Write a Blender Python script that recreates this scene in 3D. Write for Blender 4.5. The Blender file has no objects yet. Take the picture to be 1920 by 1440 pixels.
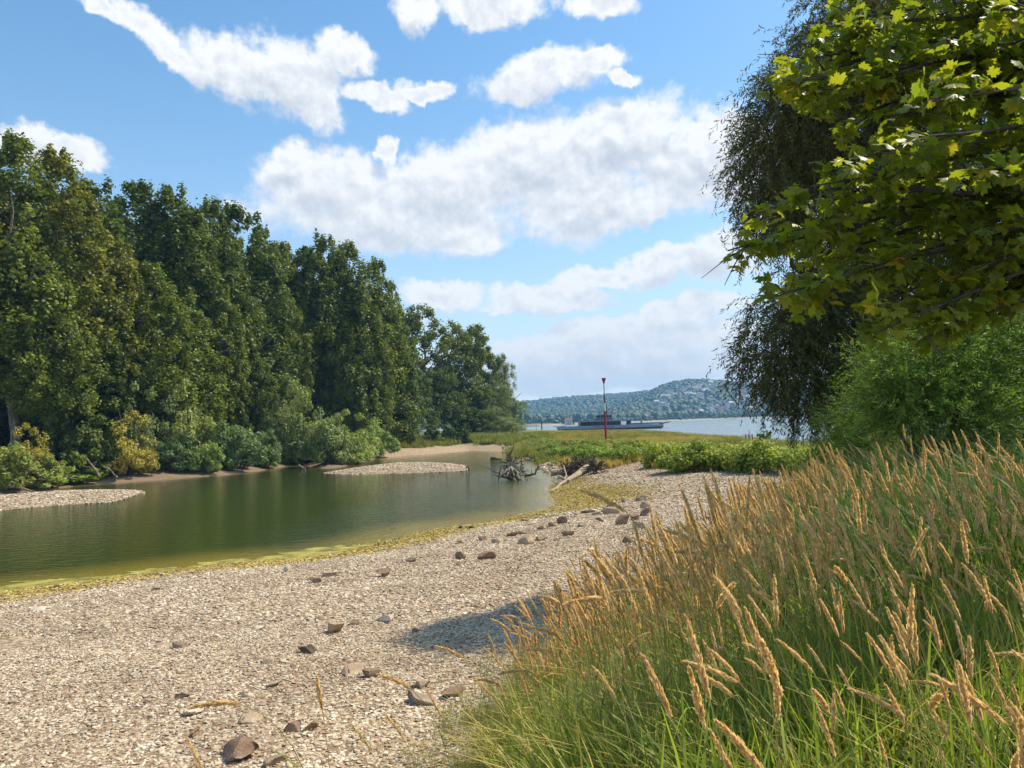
import bpy, bmesh, math, random
import numpy as np
from mathutils import Vector, Matrix, Euler

random.seed(11)
rng = np.random.default_rng(11)
S = bpy.context.scene
C = S.collection
rad = math.radians

# ------------------------------------------------------------------ camera
CAM_H, FPX = 4.6, 1450.0
PITCH, ROLL = rad(2.92), rad(1.8)
_f = np.array([0, math.cos(PITCH), math.sin(PITCH)])
_u0 = np.array([0, -math.sin(PITCH), math.cos(PITCH)])
_r0 = np.array([1.0, 0, 0])
_U = math.cos(ROLL) * _u0 + math.sin(ROLL) * _r0
_R = math.cos(ROLL) * _r0 - math.sin(ROLL) * _u0
cam = bpy.data.cameras.new('camera')
cam.sensor_width = 36.0
cam.lens = 36.0 * FPX / 1920.0
cam.clip_start, cam.clip_end = 0.05, 12000
cam_o = bpy.data.objects.new('camera', cam)
C.objects.link(cam_o)
M = Matrix.Identity(4)
for i in range(3):
    M[i][0], M[i][1], M[i][2] = _R[i], _U[i], -_f[i]
M[2][3] = CAM_H
cam_o.matrix_world = M
S.camera = cam_o

# ------------------------------------------------------------------ light
SUN_AZ, SUN_EL = rad(64), rad(53)          # azimuth from +Y towards +X
sun_dir = Vector((math.sin(SUN_AZ) * math.cos(SUN_EL), math.cos(SUN_AZ) * math.cos(SUN_EL), math.sin(SUN_EL)))
sun = bpy.data.lights.new('sun', 'SUN')
sun.energy = 5.0
sun.angle = rad(0.53)
sun.color = (1.0, 0.91, 0.77)
sun_o = bpy.data.objects.new('sun', sun)
sun_o.rotation_euler = (-sun_dir).to_track_quat('-Z', 'Y').to_euler()
sun_o.location = (60, 30, 120)
C.objects.link(sun_o)

S.render.engine = 'CYCLES'
S.cycles.max_bounces = 6
S.cycles.diffuse_bounces = 3
S.cycles.glossy_bounces = 3
S.cycles.transmission_bounces = 3
S.cycles.transparent_max_bounces = 6
S.cycles.volume_bounces = 0
S.cycles.sample_clamp_indirect = 4.0
S.cycles.use_denoising = True
S.view_settings.view_transform = 'Standard'
S.view_settings.look = 'None'
S.view_settings.exposure = 0.28
S.view_settings.gamma = 1.0
S.view_settings.use_curve_mapping = False


def ray(px, py):
    return _f * FPX + _R * (px - 960.0) - _U * (py - 720.0)


def P(px, py, depth):
    d = ray(px, py)
    return np.array([0, 0, CAM_H]) + d * (depth / d[1])


def PZ(px, py, z=0.0):
    d = ray(px, py)
    t = (z - CAM_H) / d[2]
    return np.array([0, 0, CAM_H]) + d * t


def project(p):
    q = np.asarray(p, float) - np.array([0, 0, CAM_H])
    w = q @ _f
    return 960 + FPX * (q @ _R) / w, 720 - FPX * (q @ _U) / w


def azel(px, py):
    d = ray(px, py)
    return math.degrees(math.atan2(d[0], d[1])), math.degrees(math.atan2(d[2], math.hypot(d[0], d[1])))


# ------------------------------------------------------------------ node helper
class NT:
    def __init__(self, tree):
        self.t = tree
        self.t.nodes.clear()

    def n(self, kind, **kw):
        nd = self.t.nodes.new(kind)
        for k, v in kw.items():
            setattr(nd, k, v)
        return nd

    def set(self, sock, v):
        if isinstance(v, bpy.types.NodeSocket):
            self.t.links.new(v, sock)
        elif v is not None:
            if hasattr(sock, 'default_value'):
                try:
                    sock.default_value = v
                except Exception:
                    sock.default_value = (v[0], v[1], v[2], 1.0)

    def math(self, op, a, b=None, c=None, clamp=False):
        nd = self.n('ShaderNodeMath', operation=op, use_clamp=clamp)
        self.set(nd.inputs[0], a)
        if b is not None:
            self.set(nd.inputs[1], b)
        if c is not None:
            self.set(nd.inputs[2], c)
        return nd.outputs[0]

    def vmath(self, op, a, b=None, scale=None):
        nd = self.n('ShaderNodeVectorMath', operation=op)
        self.set(nd.inputs[0], a)
        if b is not None:
            self.set(nd.inputs[1], b)
        if scale is not None:
            self.set(nd.inputs['Scale'], scale)
        return nd.outputs['Value'] if op in ('LENGTH', 'DOT_PRODUCT') else nd.outputs[0]

    def noise(self, vec, scale, detail=4, rough=0.55, out='Fac', dim='3D', dist=0.0):
        nd = self.n('ShaderNodeTexNoise', noise_dimensions=dim)
        if vec is not None:
            self.set(nd.inputs['Vector'], vec)
        nd.inputs['Scale'].default_value = scale
        nd.inputs['Detail'].default_value = detail
        nd.inputs['Roughness'].default_value = rough
        nd.inputs['Distortion'].default_value = dist
        return nd.outputs[out]

    def voro(self, vec, scale, out='Color', feature='F1', rnd=1.0):
        nd = self.n('ShaderNodeTexVoronoi', feature=feature)
        if vec is not None:
            self.set(nd.inputs['Vector'], vec)
        nd.inputs['Scale'].default_value = scale
        nd.inputs['Randomness'].default_value = rnd
        return nd.outputs[out]

    def mix(self, fac, a, b, kind='RGBA', blend='MIX'):
        nd = self.n('ShaderNodeMix', data_type=kind, blend_type=blend)
        self.set(nd.inputs['Factor'] if kind == 'FLOAT' else nd.inputs[0], fac)
        ia, ib = (nd.inputs[6], nd.inputs[7]) if kind == 'RGBA' else (nd.inputs[2], nd.inputs[3])
        for s, v in ((ia, a), (ib, b)):
            if isinstance(v, (tuple, list)):
                v = (v[0], v[1], v[2], 1.0)
            self.set(s, v)
        return nd.outputs[2] if kind == 'RGBA' else nd.outputs[0]

    def ramp(self, fac, stops, interp='LINEAR'):
        nd = self.n('ShaderNodeValToRGB')
        nd.color_ramp.interpolation = interp
        els = nd.color_ramp.elements
        while len(els) < len(stops):
            els.new(0.5)
        for e, (p, c) in zip(els, stops):
            e.position = p
            e.color = (c[0], c[1], c[2], 1.0)
        self.set(nd.inputs[0], fac)
        return nd.outputs[0]

    def sstep(self, x, a, b):
        nd = self.n('ShaderNodeMapRange', interpolation_type='SMOOTHSTEP')
        self.set(nd.inputs[0], x)
        nd.inputs[1].default_value = a
        nd.inputs[2].default_value = b
        return nd.outputs[0]

    def attr(self, name, out='Fac', typ='GEOMETRY'):
        return self.n('ShaderNodeAttribute', attribute_name=name, attribute_type=typ).outputs[out]

    def bump(self, h, strength=0.5, dist=0.05):
        nd = self.n('ShaderNodeBump')
        nd.inputs['Strength'].default_value = strength
        nd.inputs['Distance'].default_value = dist
        self.set(nd.inputs['Height'], h)
        return nd.outputs[0]


# ------------------------------------------------------------------ world: sky and clouds
world = bpy.data.worlds.new('World')
S.world = world
world.use_nodes = True
w = NT(world.node_tree)
tc = w.n('ShaderNodeTexCoord').outputs['Generated']
sky = w.n('ShaderNodeTexSky', sky_type='NISHITA')
sky.sun_disc = False
sky.sun_elevation = SUN_EL
sky.sun_rotation = SUN_AZ
sky.air_density = 1.0
sky.dust_density = 0.6
sky.ozone_density = 2.2
sep = w.n('ShaderNodeSeparateXYZ')
w.set(sep.inputs[0], tc)
az = w.math('MULTIPLY', w.math('ARCTAN2', sep.outputs[0], sep.outputs[1]), 180 / math.pi)
hyp = w.math('SQRT', w.math('ADD', w.math('MULTIPLY', sep.outputs[0], sep.outputs[0]), w.math('MULTIPLY', sep.outputs[1], sep.outputs[1])))
el = w.math('MULTIPLY', w.math('ARCTAN2', sep.outputs[2], hyp), 180 / math.pi)
cmb = w.n('ShaderNodeCombineXYZ')
w.set(cmb.inputs[0], az)
w.set(cmb.inputs[1], el)
ae = cmb.outputs[0]
warp = w.vmath('SCALE', w.vmath('SUBTRACT', w.noise(ae, 0.22, 3, 0.55, 'Color'), (0.5, 0.5, 0.5)), scale=2.6)
warp2 = w.vmath('SCALE', w.vmath('SUBTRACT', w.noise(ae, 0.9, 3, 0.6, 'Color'), (0.5, 0.5, 0.5)), scale=1.3)
q = w.vmath('ADD', w.vmath('ADD', ae, warp), warp2)
CL = [(1120, 700, 330, 34, -2), (1180, 610, 170, 26, -3),  # px, py, rx, ry, tilt (deg, clockwise in the photo)
    (195, 18, 62, 22, 28), (300, 75, 120, 32, 32), (440, 130, 100, 52, 22), (540, 150, 105, 75, 10),
    (590, 195, 50, 45, 30), (645, 105, 55, 36, 10), (700, 180, 60, 22, 5), (790, 168, 60, 20, 0),
    (60, 272, 78, 40, 5), (140, 285, 62, 30, 12),
    (780, 22, 40, 45, 30), (925, 15, 95, 38, 3), (1120, 5, 75, 28, 0), (1020, 145, 125, 42, -6),
    (1110, 120, 70, 24, -8), (1170, 140, 35, 12, 10), (725, 280, 20, 22, 0), (610, 345, 120, 68, 0),
    (720, 400, 230, 68, 4), (850, 345, 165, 75, -8), (850, 440, 95, 34, 4), (1000, 305, 170, 85, -12),
    (1090, 375, 130, 72, -5), (1150, 260, 160, 68, -6), (1320, 300, 150, 95, 0), (1190, 395, 70, 28, -20),
    (540, 300, 50, 30, -20), (455, 385, 25, 16, 20), (1150, 512, 115, 24, -4),
    (1250, 495, 110, 34, -10), (1350, 478, 95, 50, -8), (825, 553, 80, 28, 6), (1030, 557, 125, 27, 0),
    (1300, 578, 120, 24, -4), (1010, 578, 110, 10, 0), (770, 600, 30, 16, 0), (1150, 650, 290, 36, -2),
    (1130, 622, 90, 22, 0), (1240, 640, 130, 24, 0), (1600, 380, 200, 120, 0), (1750, 60, 150, 60, 10), (-160, 120, 120, 50, 10),
]
rmin = None
roff = None
qoff = w.vmath('ADD', q, (0.5, 1.5, 0.0))
for (px, py, rx, ry, tl) in CL:
    a0, e0 = azel(px, py)
    a1, _ = azel(px + rx, py)
    _, e1 = azel(px, py - ry)
    mp = w.n('ShaderNodeMapping', vector_type='TEXTURE')
    w.set(mp.inputs['Vector'], q)
    mp.inputs['Location'].default_value = (a0, e0, 0)
    mp.inputs['Rotation'].default_value = (0, 0, -rad(tl))
    mp.inputs['Scale'].default_value = (abs(a1 - a0), abs(e1 - e0), 1)
    ln = w.vmath('LENGTH', mp.outputs[0])
    mo = w.n('ShaderNodeMapping', vector_type='TEXTURE')
    w.set(mo.inputs['Vector'], qoff)
    for s_ in ('Location', 'Rotation', 'Scale'):
        mo.inputs[s_].default_value = mp.inputs[s_].default_value
    lo_ = w.vmath('LENGTH', mo.outputs[0])
    roff = lo_ if roff is None else w.math('SMOOTH_MIN', roff, lo_, 0.25)
    if rmin is None:
        rmin = ln
    else:
        rmin = w.math('SMOOTH_MIN', rmin, ln, 0.12)
fbm = w.noise(ae, 0.33, 9, 0.62)
fbm_hi = w.noise(ae, 1.4, 6, 0.65)
f0 = w.math('SUBTRACT', 1.0, rmin)
f1 = w.math('ADD', w.math('MULTIPLY', f0, 1.7), w.math('MULTIPLY', w.math('SUBTRACT', fbm, 0.5), 1.5))
f1 = w.math('ADD', f1, w.math('MULTIPLY', w.math('SUBTRACT', fbm_hi, 0.5), 0.85))
dens = w.sstep(f1, -0.52, 0.36)
# the same kind of broken cumulus goes on all round, outside the part in view
far_n = w.noise(w.vmath('MULTIPLY', tc, (1, 1, 2.2)), 3.2, 8, 0.6)
far_d = w.sstep(far_n, 0.54, 0.66)
out_m = w.math('MAXIMUM', w.sstep(w.math('ABSOLUTE', az), 38, 46), w.sstep(el, 31, 38))
out_m = w.math('MULTIPLY', out_m, w.sstep(el, 0, 3))
dens = w.math('MAXIMUM', dens, w.math('MULTIPLY', far_d, out_m))
# cloud shading: thick middles and bases greyer, edges towards the sun white
off = w.vmath('ADD', ae, (0.35, 0.7, 0.0))
n_a = w.noise(ae, 0.62, 7, 0.6)
n_b = w.noise(off, 0.62, 7, 0.6)
relief = w.math('MULTIPLY', w.math('SUBTRACT', n_a, n_b), 1.25)
lit = w.math('SUBTRACT', roff, rmin)
lit = w.math('MAXIMUM', w.math('MINIMUM', lit, 0.45), -0.55)
thick = w.sstep(w.math('ADD', f0, w.math('MULTIPLY', w.math('SUBTRACT', w.noise(ae, 0.16, 3, 0.5), 0.5), 1.2)), 0.0, 0.62)
lum = w.math('ADD', w.math('ADD', w.math('SUBTRACT', 0.90, w.math('MULTIPLY', thick, 0.34)), w.math('MULTIPLY', lit, 0.65)), relief, clamp=True)
ccol = w.ramp(lum, [(0.0, (0.46, 0.50, 0.57)), (0.4, (0.57, 0.61, 0.67)), (0.75, (0.74, 0.76, 0.79)), (1.0, (0.88, 0.88, 0.88))])
hz = w.math('POWER', 2.718, w.math('DIVIDE', w.math('MAXIMUM', el, 0.0), -9.0))
hz = w.math('MULTIPLY', hz, 0.92)
bg_sky = w.n('ShaderNodeBackground')
hsv = w.n('ShaderNodeHueSaturation')
hsv.inputs['Saturation'].default_value = 1.22
hsv.inputs['Hue'].default_value = 0.49
w.set(hsv.inputs['Color'], sky.outputs[0])
w.set(bg_sky.inputs[0], hsv.outputs[0])
bg_sky.inputs[1].default_value = 0.165
bg_hz = w.n('ShaderNodeBackground')
bg_hz.inputs[0].default_value = (0.79, 0.81, 0.82, 1)
w.set(bg_hz.inputs[1], w.math('ADD', 0.95, w.math('MULTIPLY', 1.1, w.math('POWER', 2.718, w.math('DIVIDE', w.math('MAXIMUM', el, 0.0), -2.2)))))
bg_cl = w.n('ShaderNodeBackground')
w.set(bg_cl.inputs[0], w.mix(w.math('MULTIPLY', hz, 1.0), ccol, (0.86, 0.87, 0.87)))
bg_cl.inputs[1].default_value = 1.0
m1 = w.n('ShaderNodeMixShader')
w.set(m1.inputs[0], hz)
w.set(m1.inputs[1], bg_sky.outputs[0])
w.set(m1.inputs[2], bg_hz.outputs[0])
m2 = w.n('ShaderNodeMixShader')
w.set(m2.inputs[0], w.math('MULTIPLY', dens, 0.97))
w.set(m2.inputs[1], m1.outputs[0])
w.set(m2.inputs[2], bg_cl.outputs[0])
wo = w.n('ShaderNodeOutputWorld')
w.set(wo.inputs[0], m2.outputs[0])
world.cycles.sampling_method = 'MANUAL'
world.cycles.sample_map_resolution = 512


# ------------------------------------------------------------------ object helpers
def link(o):
    C.objects.link(o)
    return o


def tag(o, label=None, cat=None, group=None, kind=None):
    if label:
        o['label'] = label
    if cat:
        o['category'] = cat
    if group:
        o['group'] = group
    if kind:
        o['kind'] = kind
    return o


def empty(name, loc=(0, 0, 0), rz=0.0, **kw):
    o = bpy.data.objects.new(name, None)
    o.location = loc
    o.rotation_euler = (0, 0, rz)
    o.empty_display_size = 0.3
    link(o)
    return tag(o, **kw)


def copy_tree(o, parent=None, top=True):
    c = o.copy()
    link(c)
    if parent is not None:
        c.parent = parent
    for ch in list(o.children):
        copy_tree(ch, c)
    return c


def mesh_np(name, V, F, mat=None, attrs=None, smooth=False, link_it=True, parent=None, loc=None):
    """V (n,3); F (m,k) same-size faces, or a list of such arrays."""
    V = np.asarray(V, np.float32)
    Fs = F if (isinstance(F, list) and not isinstance(F[0], tuple)) else [F]
    Fs = [np.asarray(f, np.int32) for f in Fs if len(f)]
    me = bpy.data.meshes.new(name)
    nl = sum(f.size for f in Fs)
    nf = sum(len(f) for f in Fs)
    me.vertices.add(len(V))
    me.vertices.foreach_set('co', V.ravel())
    me.loops.add(nl)
    me.loops.foreach_set('vertex_index', np.concatenate([f.ravel() for f in Fs]))
    me.polygons.add(nf)
    starts, s = [], 0
    for f in Fs:
        k = f.shape[1]
        starts.append(s + np.arange(len(f)) * k)
        s += f.size
    me.polygons.foreach_set('loop_start', np.concatenate(starts).astype(np.int32))
    if smooth:
        me.polygons.foreach_set('use_smooth', np.ones(nf, bool))
    if mat is not None:
        for m in (mat if isinstance(mat, (list, tuple)) else [mat]):
            me.materials.append(m)
    for k, (dom, arr) in (attrs or {}).items():
        a = me.attributes.new(k, 'FLOAT', dom)
        a.data.foreach_set('value', np.asarray(arr, np.float32))
    me.update(calc_edges=True)
    o = bpy.data.objects.new(name, me)
    if link_it:
        link(o)
    if parent is not None:
        o.parent = parent
    if loc is not None:
        o.location = loc
    return o


class MB:
    """collects boxes, tubes, prisms into one mesh"""
    def __init__(self):
        self.v, self.f = [], []

    def add(self, vs, fs):
        b = len(self.v)
        self.v += [tuple(map(float, p)) for p in vs]
        self.f += [tuple(b + i for i in f) for f in fs]
        return self

    def box(self, c, s, rz=0.0):
        x, y, z = s[0] / 2, s[1] / 2, s[2] / 2
        cr, sr = math.cos(rz), math.sin(rz)
        vs = []
        for dz in (-z, z):
            for dx, dy in ((-x, -y), (x, -y), (x, y), (-x, y)):
                vs.append((c[0] + dx * cr - dy * sr, c[1] + dx * sr + dy * cr, c[2] + dz))
        return self.add(vs, [(3, 2, 1, 0), (4, 5, 6, 7), (0, 1, 5, 4), (1, 2, 6, 5), (2, 3, 7, 6), (3, 0, 4, 7)])

    def prism(self, prof, y0, y1):
        """profile in x,z extruded along y"""
        n = len(prof)
        vs = [(x, y0, z) for x, z in prof] + [(x, y1, z) for x, z in prof]
        fs = [tuple(range(n)), tuple(reversed(range(n, 2 * n)))]
        fs += [(i, i + n, (i + 1) % n + n, (i + 1) % n) for i in range(n)]
        return self.add(vs, fs)

    def tube(self, pts, rads, seg=6, cap=True):
        pts = [Vector(p) for p in pts]
        vs, fs = [], []
        prev = None
        for i, p in enumerate(pts):
            t = (pts[min(i + 1, len(pts) - 1)] - pts[max(i - 1, 0)])
            t = t.normalized() if t.length > 1e-9 else Vector((0, 0, 1))
            a = prev if prev is not None else (Vector((1, 0, 0)) if abs(t.x) < 0.9 else Vector((0, 1, 0)))
            a = (a - t * a.dot(t)).normalized()
            prev = a
            b = t.cross(a)
            for k in range(seg):
                an = 2 * math.pi * k / seg
                vs.append(p + (a * math.cos(an) + b * math.sin(an)) * rads[i])
        for i in range(len(pts) - 1):
            for k in range(seg):
                fs.append((i * seg + k, i * seg + (k + 1) % seg, (i + 1) * seg + (k + 1) % seg, (i + 1) * seg + k))
        if cap:
            fs.append(tuple(reversed(range(seg))))
            fs.append(tuple((len(pts) - 1) * seg + k for k in range(seg)))
        return self.add(vs, fs)

    def mesh(self, name, mat, smooth=False):
        me = bpy.data.meshes.new(name)
        me.from_pydata(self.v, [], self.f)
        if mat:
            me.materials.append(mat)
        if smooth:
            me.polygons.foreach_set('use_smooth', [True] * len(me.polygons))
        return me

    def build(self, name, mat, parent=None, smooth=False, loc=None):
        o = bpy.data.objects.new(name, self.mesh(name, mat, smooth))
        link(o)
        if parent is not None:
            o.parent = parent
        if loc is not None:
            o.location = loc
        return o


def wobble(p0, p1, n, amp, sag=0.0):
    """a crooked line between two points"""
    p0, p1 = np.asarray(p0, float), np.asarray(p1, float)
    ln = np.linalg.norm(p1 - p0)
    out = []
    for i in range(n):
        t = i / (n - 1)
        j = rng.normal(0, amp * ln, 3) * math.sin(math.pi * t)
        q_ = p0 + (p1 - p0) * t + j
        q_[2] -= sag * ln * math.sin(math.pi * t)
        out.append(q_)
    return out


def nrm(a):
    return a / np.maximum(np.linalg.norm(a, axis=-1, keepdims=True), 1e-9)


def rhombs(pos, nor, axis, length, width, fold=0.0):
    """leaf quads: centre, normal, long axis"""
    nor = nrm(nor)
    axis = nrm(axis - nor * np.sum(axis * nor, 1, keepdims=True))
    side = np.cross(nor, axis)
    L = np.asarray(length).reshape(-1, 1) * 0.5
    W = np.asarray(width).reshape(-1, 1) * 0.5
    V = np.stack([pos - axis * L, pos + side * W + nor * fold * W, pos + axis * L, pos - side * W + nor * fold * W], 1)
    return V.reshape(-1, 3)


def quads(n, base=0):
    return (np.arange(n * 4).reshape(n, 4) + base)


# lattice noise, vectorised
def vnoise(x, y, seed=0):
    xi, yi = np.floor(x).astype(np.int64), np.floor(y).astype(np.int64)
    xf, yf = x - xi, y - yi
    xf, yf = xf * xf * (3 - 2 * xf), yf * yf * (3 - 2 * yf)

    def h(a, b):
        k = (a * 374761393 + b * 668265263 + seed * 1442695041) & 0x7fffffff
        k = (k ^ (k >> 13)) * 1274126177 & 0x7fffffff
        return ((k ^ (k >> 16)) & 0xffff) / 65535.0
    return (h(xi, yi) * (1 - xf) + h(xi + 1, yi) * xf) * (1 - yf) + (h(xi, yi + 1) * (1 - xf) + h(xi + 1, yi + 1) * xf) * yf


def fbm2(x, y, seed=0, oct_=4):
    s, a, t = 0, 1.0, 0
    for k in range(oct_):
        s = s + a * vnoise(x * 2 ** k, y * 2 ** k, seed + k)
        t += a
        a *= 0.5
    return s / t


def sst(x, a, b):
    t = np.clip((x - a) / (b - a), 0, 1)
    return t * t * (3 - 2 * t)


# ------------------------------------------------------------------ materials
def newmat(name):
    m = bpy.data.materials.new(name)
    m.use_nodes = True
    return m, NT(m.node_tree)


def finish(t, shader, disp=None):
    o = t.n('ShaderNodeOutputMaterial')
    t.set(o.inputs[0], shader)
    if disp is not None:
        t.set(o.inputs[1], disp)


def principled(t, col, rough=0.7, normal=None, spec=0.3, metal=0.0):
    b = t.n('ShaderNodeBsdfPrincipled')
    if isinstance(col, (tuple, list)):
        col = (col[0], col[1], col[2], 1)
    t.set(b.inputs['Base Color'], col)
    t.set(b.inputs['Roughness'], rough)
    b.inputs['Specular IOR Level'].default_value = spec
    b.inputs['Metallic'].default_value = metal
    if normal is not None:
        t.set(b.inputs['Normal'], normal)
    return b.outputs[0]


def plain(name, col, rough=0.6, spec=0.3, var=0.12, scale=3.0, metal=0.0, bumpd=0.0):
    m, t = newmat(name)
    geo = t.n('ShaderNodeTexCoord').outputs['Object']
    nz = t.noise(geo, scale, 5, 0.6)
    c = t.mix(nz, tuple(v * (1 - var) for v in col), tuple(min(1, v * (1 + var)) for v in col))
    nm = t.bump(t.noise(geo, scale * 6, 4, 0.6), 0.6, bumpd) if bumpd else None
    finish(t, principled(t, c, rough, nm, spec, metal))
    return m


def leafmat(name, ca, cb, trans=0.35, tcol=None, objcol=True, rough=0.55, spec=0.35):
    """ca..cb picked by the per-face value 'v'; a leaf lets part of the light through"""
    m, t = newmat(name)
    v = t.attr('v')
    col = t.mix(v, ca, cb)
    if objcol:
        oc = t.n('ShaderNodeObjectInfo').outputs['Color']
        col = t.mix(1.0, col, oc, blend='MULTIPLY')
    b = principled(t, col, rough, None, spec)
    tr = t.n('ShaderNodeBsdfTranslucent')
    t.set(tr.inputs[0], t.mix(1.0, col, tcol or (1.3, 1.35, 0.7), blend='MULTIPLY'))
    mx = t.n('ShaderNodeMixShader')
    mx.inputs[0].default_value = trans
    t.set(mx.inputs[1], b)
    t.set(mx.inputs[2], tr.outputs[0])
    finish(t, mx.outputs[0])
    return m


def barkmat(name, ca, cb, scale=6.0):
    m, t = newmat(name)
    g = t.n('ShaderNodeTexCoord').outputs['Object']
    st = t.vmath('MULTIPLY', g, (1, 1, 0.25))
    nz = t.noise(st, scale, 6, 0.65)
    c = t.mix(t.sstep(nz, 0.35, 0.65), ca, cb)
    finish(t, principled(t, c, 0.85, t.bump(nz, 0.8, 0.05), 0.15))
    return m

# ------------------------------------------------------------------ lie of the land
def W2(lst, z=0.0):
    return [tuple(PZ(a, b, z)[:2]) for a, b in lst]


beach_px = [(0, 1110), (100, 1098), (200, 1085), (300, 1072), (400, 1058), (480, 1052), (560, 1048), (640, 1036), (700, 1020), (760, 1006),
            (820, 990), (880, 984), (925, 979), (960, 967), (993, 963), (1020, 956), (1042, 948), (1040, 937), (1029, 924), (1032, 911)]
spit_px = [(1050, 901), (1034, 893), (1022, 886), (1016, 880), (1008, 867), (985, 862), (961, 862), (956, 856), (953, 849)]
wood_px = [(935, 846), (917, 846), (878, 845), (850, 848), (800, 852), (755, 855), (715, 859), (690, 862), (680, 868), (640, 876), (600, 878), (575, 874), (562, 870),
           (520, 877), (480, 884), (425, 890), (325, 897), (225, 905), (150, 910), (75, 920), (0, 928)]
A_ = [(-95, 14), (-40, 17.5), (-24, 20)] + W2(beach_px)
Cc = W2(spit_px)
B_ = W2(wood_px) + [(-52, 58), (-95, 50)]
POND = A_ + Cc + B_
RIV_NEAR = [(200, -150), (95, 0), (66, 40), (50, 66)] + W2([(1560, 851), (1500, 843), (1440, 836), (1400, 833), (1350, 829), (1300, 822), (1240, 817),
           (1160, 813.5), (1100, 811.5), (1040, 809.5), (985, 808.5)]) + [(-40, 520), (-160, 640), (-500, 760), (-1500, 900), (-4200, 1100)]
RIV_FAR = [(-4200, 1500), (-1500, 1200), (-500, 1080)] + W2([(985, 800.2), (1085, 796.2), (1210, 791.4), (1330, 787.2), (1440, 783.4)]) + [(1100, 2050), (2600, 2600), (4200, 3000), (4200, -150)]
RIVER = RIV_NEAR + RIV_FAR
BAR1 = W2([(-260, 985), (0, 957.5), (80, 950), (150, 945), (215, 941), (275, 923), (262, 920), (230, 918.5), (150, 920), (60, 926), (0, 931), (-260, 955)])
BAR2 = W2([(603, 887.5), (640, 890), (700, 889.5), (800, 886.5), (872, 883), (882, 877), (868, 872), (840, 868.5), (790, 868.5), (735, 869.5), (680, 875), (640, 881)])
BANK = [(-30, -40), (-14, -10), (-8, 0.5), (-4.2, 4.0), (-1.2, 6.6), (-0.1, 8.3), (0.7, 10.2), (1.9, 13.6), (4.2, 18.6), (8.8, 27), (16.5, 38),
        (30, 50), (60, 45), (90, 0), (180, -60), (60, -90)]


def seg_dist(x, y, poly, closed=True):
    d = np.full(x.shape, 1e9)
    n = len(poly)
    for i in range(n if closed else n - 1):
        ax, ay = poly[i]
        bx, by = poly[(i + 1) % n]
        ex, ey = bx - ax, by - ay
        L = ex * ex + ey * ey
        t = np.clip(((x - ax) * ex + (y - ay) * ey) / L, 0, 1)
        d = np.minimum(d, (x - ax - t * ex) ** 2 + (y - ay - t * ey) ** 2)
    return np.sqrt(d)


def inside(x, y, poly):
    r = np.zeros(x.shape, bool)
    n = len(poly)
    for i in range(n):
        ax, ay = poly[i]
        bx, by = poly[(i + 1) % n]
        if ay == by:
            continue
        c = ((ay > y) != (by > y)) & (x < (bx - ax) * (y - ay) / (by - ay) + ax)
        r ^= c
    return r


def land(x, y):
    """height and zones at world x, y (arrays)"""
    x = np.atleast_1d(np.asarray(x, float))
    y = np.atleast_1d(np.asarray(y, float))
    dA, dB, dC = seg_dist(x, y, A_, False), seg_dist(x, y, B_, False), seg_dist(x, y, [A_[-1]] + Cc + [B_[0]], False)
    dR = seg_dist(x, y, RIVER)
    inP, inR = inside(x, y, POND), inside(x, y, RIVER)
    wob = (fbm2(x * 0.5, y * 0.5, 5) - 0.5)
    dm = np.minimum(np.minimum(dA, dB), np.minimum(dC, dR))
    wg = [1 / (d_ + 0.3) ** 3 for d_ in (dA, dB, dC, dR)]
    pr = [1.5 * (1 - np.exp(-dm / 14)), 2.1 * (1 - np.exp(-dm / 8)), 1.5 * (1 - np.exp(-dm / 6)), 1.35 * (1 - np.exp(-dm / 4))]
    z = sum(a * b for a, b in zip(wg, pr)) / sum(wg)
    ib = inside(x, y, BANK)
    sb = np.where(ib, seg_dist(x, y, BANK), 0.0)
    z = z + 1.8 * sst(sb, 0, 4.6) * sst(dR, 2, 14)
    z = z + wob * 0.16 * sst(dm, 0.3, 4) + (fbm2(x * 2.3, y * 2.3, 9) - 0.5) * 0.05 * sst(dm, 0.2, 1.5)
    zw = -np.minimum(0.10 * dm, 1.5) - 0.01
    wet = inP | inR
    z = np.where(wet, zw, z)
    for bar in (BAR1, BAR2):
        m = inside(x, y, bar)
        db = seg_dist(x, y, bar)
        zb = np.minimum(0.30, 0.09 * db)
        z = np.where(m, zb, np.where(inP, np.maximum(z, -0.10 * db - 0.01), z))
    return dict(z=z, dA=dA, dB=dB, dC=dC, dR=dR, inP=inP, inR=inR, sb=sb, dm=dm,
                bar=inside(x, y, BAR1) | inside(x, y, BAR2))


def alg_w(x, y):
    """width of the algae margin along the near shore"""
    return 3.0 + 1.4 * sst(-x, 6, 15) + 3.8 * np.exp(-((x - 3.5) ** 2 + (y - 46) ** 2) / 40.0)


def gxl(y):
    """left edge of the tall grass on the bank"""
    return np.interp(y, [-5, 1, 3, 5, 7.5, 9.4, 13, 18, 26, 38, 50], [0.55, 0.42, 0.36, 0.06, -0.2, 0.15, 1.35, 3.7, 8.2, 16, 27])


def gz(x, y):
    return float(land(x, y)['z'][0])


def hit(px, py, far=600):
    """where the line of sight through a photo pixel meets the ground"""
    d = ray(px, py)
    d = d / d[1]
    ys = np.concatenate([np.arange(1.5, 40, 0.05), np.arange(40, far, 0.4)])
    p = np.array([0, 0, CAM_H])[None, :] + ys[:, None] * d[None, :]
    zz = np.maximum(land(p[:, 0], p[:, 1])['z'], 0.0)
    if not (p[:, 2] <= zz).any():
        q_ = P(px, py, 200.0)
        return np.array([q_[0], q_[1], gz(q_[0], q_[1])])
    k = np.argmax(p[:, 2] <= zz)
    return p[k] * np.array([1, 1, 0]) + np.array([0, 0, zz[k]])


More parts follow.
